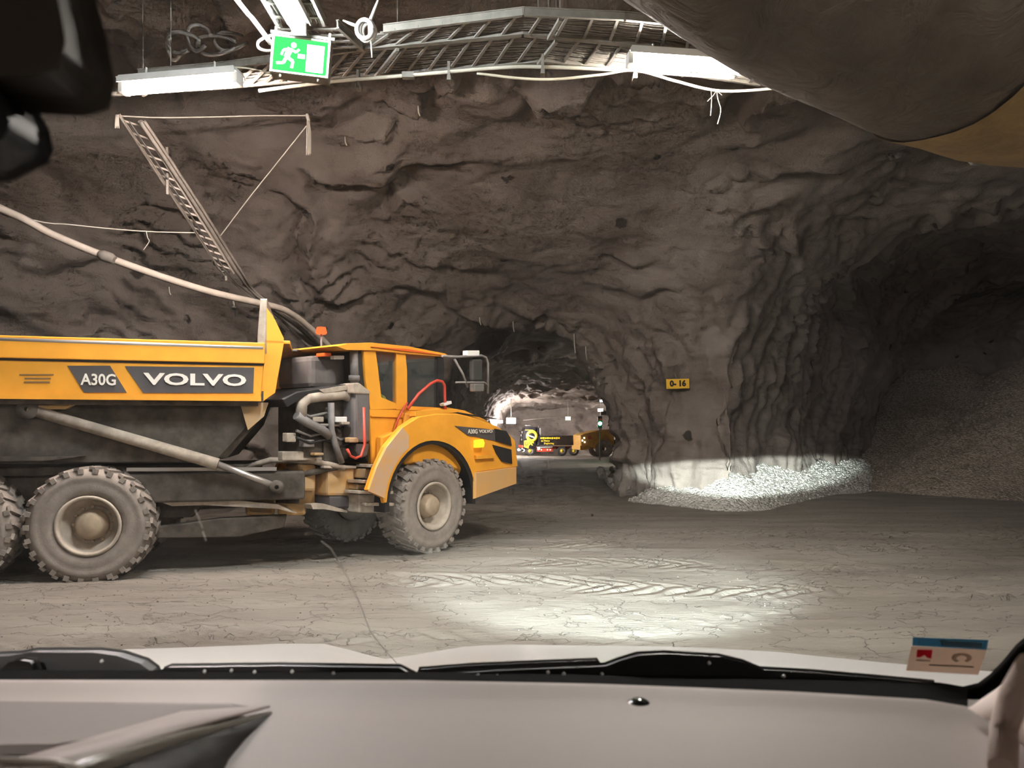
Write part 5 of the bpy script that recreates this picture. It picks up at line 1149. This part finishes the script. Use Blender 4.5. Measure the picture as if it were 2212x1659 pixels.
# instrument hood with its dark open side
A, B = (583, 1541), (180, 1662)
pa = rp(583, 1540, .872); pb = rp(230, 1648, .56); pc = rp(40, 1720, .45)
mb = MB()
tp = [pa, rp(400, 1592, .70), pb, pc]; 
tube = mb.tube([pa + Vector((0, .0, -.002)), tp[1], tp[2], tp[3]], [.004, .0065, .008, .009], 10); mb.build('instrument_hood_rim', RIMT, car)
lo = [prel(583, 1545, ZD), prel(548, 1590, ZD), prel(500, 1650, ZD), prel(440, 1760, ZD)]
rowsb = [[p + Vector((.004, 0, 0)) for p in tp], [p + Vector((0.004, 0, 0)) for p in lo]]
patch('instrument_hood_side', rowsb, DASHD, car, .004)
rowst = [[p + Vector((0, 0, .006)) for p in tp], [rp(430, 1542, .86) + Vector((-.02, 0, .0)), rp(250, 1585, .70), rp(60, 1640, .55), rp(-200, 1700, .45)]]
patch('instrument_hood_top', rowst, DASH, car, .003)
MB().tube([rp(-100, 1640, .50), rp(120, 1648, .50), rp(175, 1662, .49)], .003, 8).build('trim_strip', mat('bright_trim_strip', (.7, .66, .62), .3), car)
# black frit band and cowl below the screen
def band(name, top, bot, m, thick=.004):
    return patch(name, [[t for t in top], [b for b in bot]], m, car, thick, False)
pxs = [-200, 0, 300, 600, 900, 1100, 1320, 1600, 1900, 2030, 2090]
topy = [1455, 1455, 1456, 1458, 1459, 1459, 1462, 1466, 1474, 1482, 1492]
band('cowl_panel', [rp(p, y - 2, 1.16) for p, y in zip(pxs, topy)], [rp(p, dash_edge(p) + 6, 1.02 if p < 1300 else .97) for p in pxs], FRIT)
# windscreen glass
WM = bpy.data.materials.new('dusty_windscreen_glass'); WM.use_nodes = True; nt = WM.node_tree; nt.nodes.remove(nt.nodes['Principled BSDF']); L = nt.links.new
tr_ = ng(nt, 'ShaderNodeBsdfTransparent'); tr_.inputs[0].default_value = (.97, .975, .97, 1)
tl = ng(nt, 'ShaderNodeBsdfTranslucent'); tl.inputs[0].default_value = (.6, .56, .52, 1); mx = ng(nt, 'ShaderNodeMixShader')
tc = nt.nodes.new('ShaderNodeTexCoord'); nn = ng(nt, 'ShaderNodeTexNoise', Scale=5.0, Detail=5); L(tc.outputs['Object'], nn.inputs['Vector'])
mr = nt.nodes.new('ShaderNodeMapRange'); mr.inputs['From Min'].default_value = .35; mr.inputs['From Max'].default_value = .7; mr.inputs['To Min'].default_value = .006; mr.inputs['To Max'].default_value = .03; L(nn.outputs['Fac'], mr.inputs['Value'])
L(mr.outputs[0], mx.inputs[0]); L(tr_.outputs[0], mx.inputs[1]); L(tl.outputs[0], mx.inputs[2]); L(mx.outputs[0], nt.nodes['Material Output'].inputs['Surface'])
def screen_pt(px, py):
    """where a sight line crosses the sloping screen plane"""
    k = (HY - py) / F; s = .92; Y = (1.17 - .36 * s) / (1 + k * s); return at(px, py, Y) - C0     # plane: Y = 1.17 - s*(z+.36)
gl = [[screen_pt(px, py) for px in (-500, 300, 1106, 1900, 2500)] for py in (1478, 1200, 900, 500, 100, -300, -700)]
mb = MB(); n = 5; mb.add([p for r in gl for p in r], [(i * n + j, i * n + j + 1, (i + 1) * n + j + 1, (i + 1) * n + j) for i in range(len(gl) - 1) for j in range(n - 1)], True); mb.build('windscreen', WM, car)
# glint along a streak on the screen, painted as thin pale tubes
MB().tube([screen_pt(a, b) for a, b in ((693, 1168), (715, 1185), (733, 1215), (752, 1250), (778, 1305), (800, 1365), (838, 1412), (880, 1458))], .0006, 5).build('screen_glint', mat('pale_glint', (.9, .9, .85), .3), car)
MB().tube([screen_pt(a, b) for a, b in ((422, 1102), (432, 1128), (437, 1142))], .0008, 5).build('screen_glint', mat('pale_glint', (.5, .5, .46)), car)
MB().tube([screen_pt(a, b) for a, b in ((438, 1148), (445, 1168))], .0008, 5).build('screen_glint', mat('pale_glint', (.5, .5, .46)), car)
# sticker: thin printed film, light passes through it
def film(name, c):
    m = bpy.data.materials.new(name); m.use_nodes = True; nt = m.node_tree; nt.nodes.remove(nt.nodes['Principled BSDF']); d = ng(nt, 'ShaderNodeBsdfDiffuse'); t = ng(nt, 'ShaderNodeBsdfTranslucent'); x = ng(nt, 'ShaderNodeMixShader')
    d.inputs[0].default_value = (*c, 1); t.inputs[0].default_value = (*c, 1); x.inputs[0].default_value = .6; nt.links.new(d.outputs[0], x.inputs[1]); nt.links.new(t.outputs[0], x.inputs[2]); nt.links.new(x.outputs[0], nt.nodes['Material Output'].inputs['Surface']); return m
def sp_(a, b, o=.004): return screen_pt(a, b) + Vector((0, -o, 0))
def quad(name, P, m, par=car, o=.004, th=.0008):
    p = [sp_(a, b, o) for a, b in P]; q = [v + Vector((0, th, 0)) for v in p]; n = len(p); mb = MB(); mb.add(p + q, [tuple(range(n)), tuple(range(n, 2 * n))[::-1]] + [(i, (i + 1) % n, n + (i + 1) % n, n + i) for i in range(n)]); return mb.build(name, m, par)
stk = quad('sticker', [(1966, 1394), (2128, 1402), (2110, 1456), (1955, 1447)], film('sticker_cream', (.92, .78, .68)))
quad('blue_header', [(1969, 1375), (2131, 1381), (2128, 1402), (1968, 1393)], film('sticker_blue', (.14, .30, .40)), stk)
quad('header_writing', [(2026, 1381), (2118, 1386), (2115, 1398), (2034, 1393)], film('sticker_blue_light', (.35, .50, .58)), stk, .005)
quad('red_logo', [(1978, 1401), (2010, 1402), (2008, 1421), (2000, 1419), (1993, 1413), (1984, 1418), (1976, 1418)], film('sticker_red', (.85, .08, .14)), stk, .005)
GB = film('sticker_grey_brown', (.5, .42, .36))
mb = MB(); ring = []
for k in range(22):
    a = math.radians(-60 + 300 * k / 21); ring.append((a))
P_ = [sp_(2073 + 22 * math.cos(a), 1419 - 11 * math.sin(a), .005) for a in ring] + [sp_(2073 + 11 * math.cos(a), 1420 - 6 * math.sin(a), .005) for a in ring]
mb.add(P_, [(i, i + 1, 22 + i + 1, 22 + i) for i in range(21)]); mb.build('grey_ring_logo', GB, stk)
quad('print_line', [(2004, 1433), (2100, 1437), (2100, 1440), (2004, 1436)], GB, stk, .005); quad('print_line', [(1975, 1422), (2006, 1424), (2006, 1427), (1975, 1425)], GB, stk, .005)
# car hood beyond the screen
hx = list(range(-100, 2251, 50)); YF = 2.35
def hood_y(px): return float(np.interp(px, [-100, 100, 220, 450, 620, 700, 760, 830, 870, 930, 1000, 1080, 1300, 1480, 1600, 1750, 1900, 2000, 2250], [1440, 1425, 1414, 1404, 1397, 1398, 1412, 1432, 1436, 1420, 1404, 1399, 1402, 1404, 1414, 1436, 1462, 1482, 1560]))
rows = []
for (Yq, ky, dzz) in ((YF + .35, 1, -.30), (YF + .12, 1, -.06), (YF, 1, 0), (2.0, .8, -.045), (1.7, .55, -.04), (1.35, .3, .0), (1.18, .2, .01)):
    r = []
    for px in hx:
        zf = -(hood_y(px) - HY) / F * YF; X_ = (px - CX) / F * YF; zb = -.455; t = (Yq - 1.18) / (YF - 1.18); tt = min(1, t)
        z = zb * (1 - tt) + zf * tt + .03 * math.sin(math.pi * tt) * 1.0 - (.0 if t <= 1 else 0) + (dzz if t > 1 else 0)
        r.append(Vector((X_, Yq, EYE.z + z)) - C0)
    rows.append(r)
patch('hood', rows, PAINT, car, .01)
# wipers
def wiper_cover(name, pts, Y, m, thick=.03):
    P = [rp(a, b, Y) for a, b in pts]; Q = [p + Vector((0, thick, 0)) for p in P]; n = len(P); mb = MB(); mb.add(P + Q, [tuple(range(n)), tuple(range(n, 2 * n))[::-1]] + [(i, (i + 1) % n, n + (i + 1) % n, n + i) for i in range(n)]); return mb.build(name, m, car, bevel=.003)
wiper_cover('mirror_base_cover', [(-60, 1472), (-60, 1425), (20, 1421), (60, 1414), (200, 1414), (250, 1420), (300, 1437), (322, 1453), (330, 1472)], 1.20, PLAST)
wiper_cover('wiper_arm', [(0, 1472), (6, 1448), (20, 1434), (40, 1430), (62, 1434), (70, 1455), (72, 1472)], 1.17, BLK, .02)
wiper_cover('wiper_arm', [(330, 1474), (345, 1452), (360, 1446), (600, 1443), (860, 1447), (890, 1462), (900, 1474)], 1.16, mat('wiper_dark', (.035, .033, .034), .4), .02)
wiper_cover('wiper_blade', [(900, 1472), (905, 1450), (1020, 1441), (1290, 1430), (1294, 1436), (1100, 1449), (960, 1462), (935, 1472)], 1.17, mat('wiper_dark', (.035, .033, .034), .4), .015)
wiper_cover('wiper_arm', [(940, 1474), (950, 1462), (1100, 1452), (1310, 1444), (1340, 1432), (1380, 1420), (1440, 1417), (1560, 1424), (1610, 1436), (1650, 1452), (1760, 1458), (1900, 1470), (2030, 1482), (2030, 1500), (1300, 1480)], 1.14, mat('wiper_black', (.016, .015, .016), .45), .02)
DR = mat('water_drop', (.75, .75, .75), .05, spec=1)
for k, (a, b) in enumerate(((442, 1450), (500, 1448), (550, 1451), (631, 1450), (1033, 1458), (1184, 1452), (1218, 1455), (1300, 1456), (1075, 1460), (720, 1454), (123, 1458), (220, 1428), (1532, 1432), (1693, 1460))):
    p = rp(a, b, 1.125); MB().lathe([(.0004, .003), (.0025, .001), (.003, -.001), (.001, -.003)], p, 'Z', 8).build('water_drop', DR, car)
# right side: black edge of the screen and pillar trim
edge = [(2300, 1330), (2212, 1402), (2180, 1440), (2150, 1468), (2122, 1490), (2090, 1500), (2040, 1502)]
mb = MB(); mb.tube([screen_pt(a, b) for a, b in edge], [.012, .012, .012, .011, .012, .014, .012], 8); mb.build('screen_seal', FRIT, car)
patch('pillar_trim', [[rp(2400, 1290, .62), rp(2260, 1395, .68), rp(2160, 1483, .76), rp(2090, 1530, .86)], [rp(2700, 1400, .50), rp(2400, 1480, .56), rp(2260, 1560, .66), rp(2150, 1566, .80)], [rp(2800, 1700, .42), rp(2500, 1690, .5), rp(2320, 1680, .6), rp(2180, 1590, .76)]], TRIM, car, .01)
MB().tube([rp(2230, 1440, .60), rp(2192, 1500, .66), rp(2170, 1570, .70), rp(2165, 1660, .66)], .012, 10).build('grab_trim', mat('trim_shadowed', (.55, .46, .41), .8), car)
# mirror housing and camera pod, upper left, close to the lens
mb = MB(); P = [(-120, -140), (150, -140), (170, -30), (205, 100), (220, 180), (212, 212), (180, 222), (20, 214), (-120, 200)]
g = [rp(a, b, .45) for a, b in P]; f = [p - Vector((0, .05, 0)) for p in g]; n = len(P)
mb.add(f + g, [tuple(range(n)), tuple(range(n, 2 * n))[::-1]] + [(i, (i + 1) % n, n + (i + 1) % n, n + i) for i in range(n)]); mb.build('rear_view_mirror', mat('mirror_brown_black', (.035, .03, .025), .6), car, bevel=.008)
P = [(-120, 190), (-10, 195), (30, 228), (70, 240), (96, 285), (104, 325), (95, 345), (60, 362), (20, 382), (-120, 380)]
mb = MB(); g = [rp(a, b, .46) for a, b in P]; f = [p - Vector((0, .04, 0)) for p in g]; n = len(P)
mb.add(f + g, [tuple(range(n)), tuple(range(n, 2 * n))[::-1]] + [(i, (i + 1) % n, n + (i + 1) % n, n + i) for i in range(n)]); mb.build('camera_pod', mat('pod_black', (.006, .006, .008), .5), car, bevel=.008)
# roof over the cabin and bonnet sides (outside the view, they shade the dashboard as in the picture)
MB().box((.0, -1.05, 2.75), (1.5, 2.0, .05)).build('roof', PAINT, car, bevel=.02)
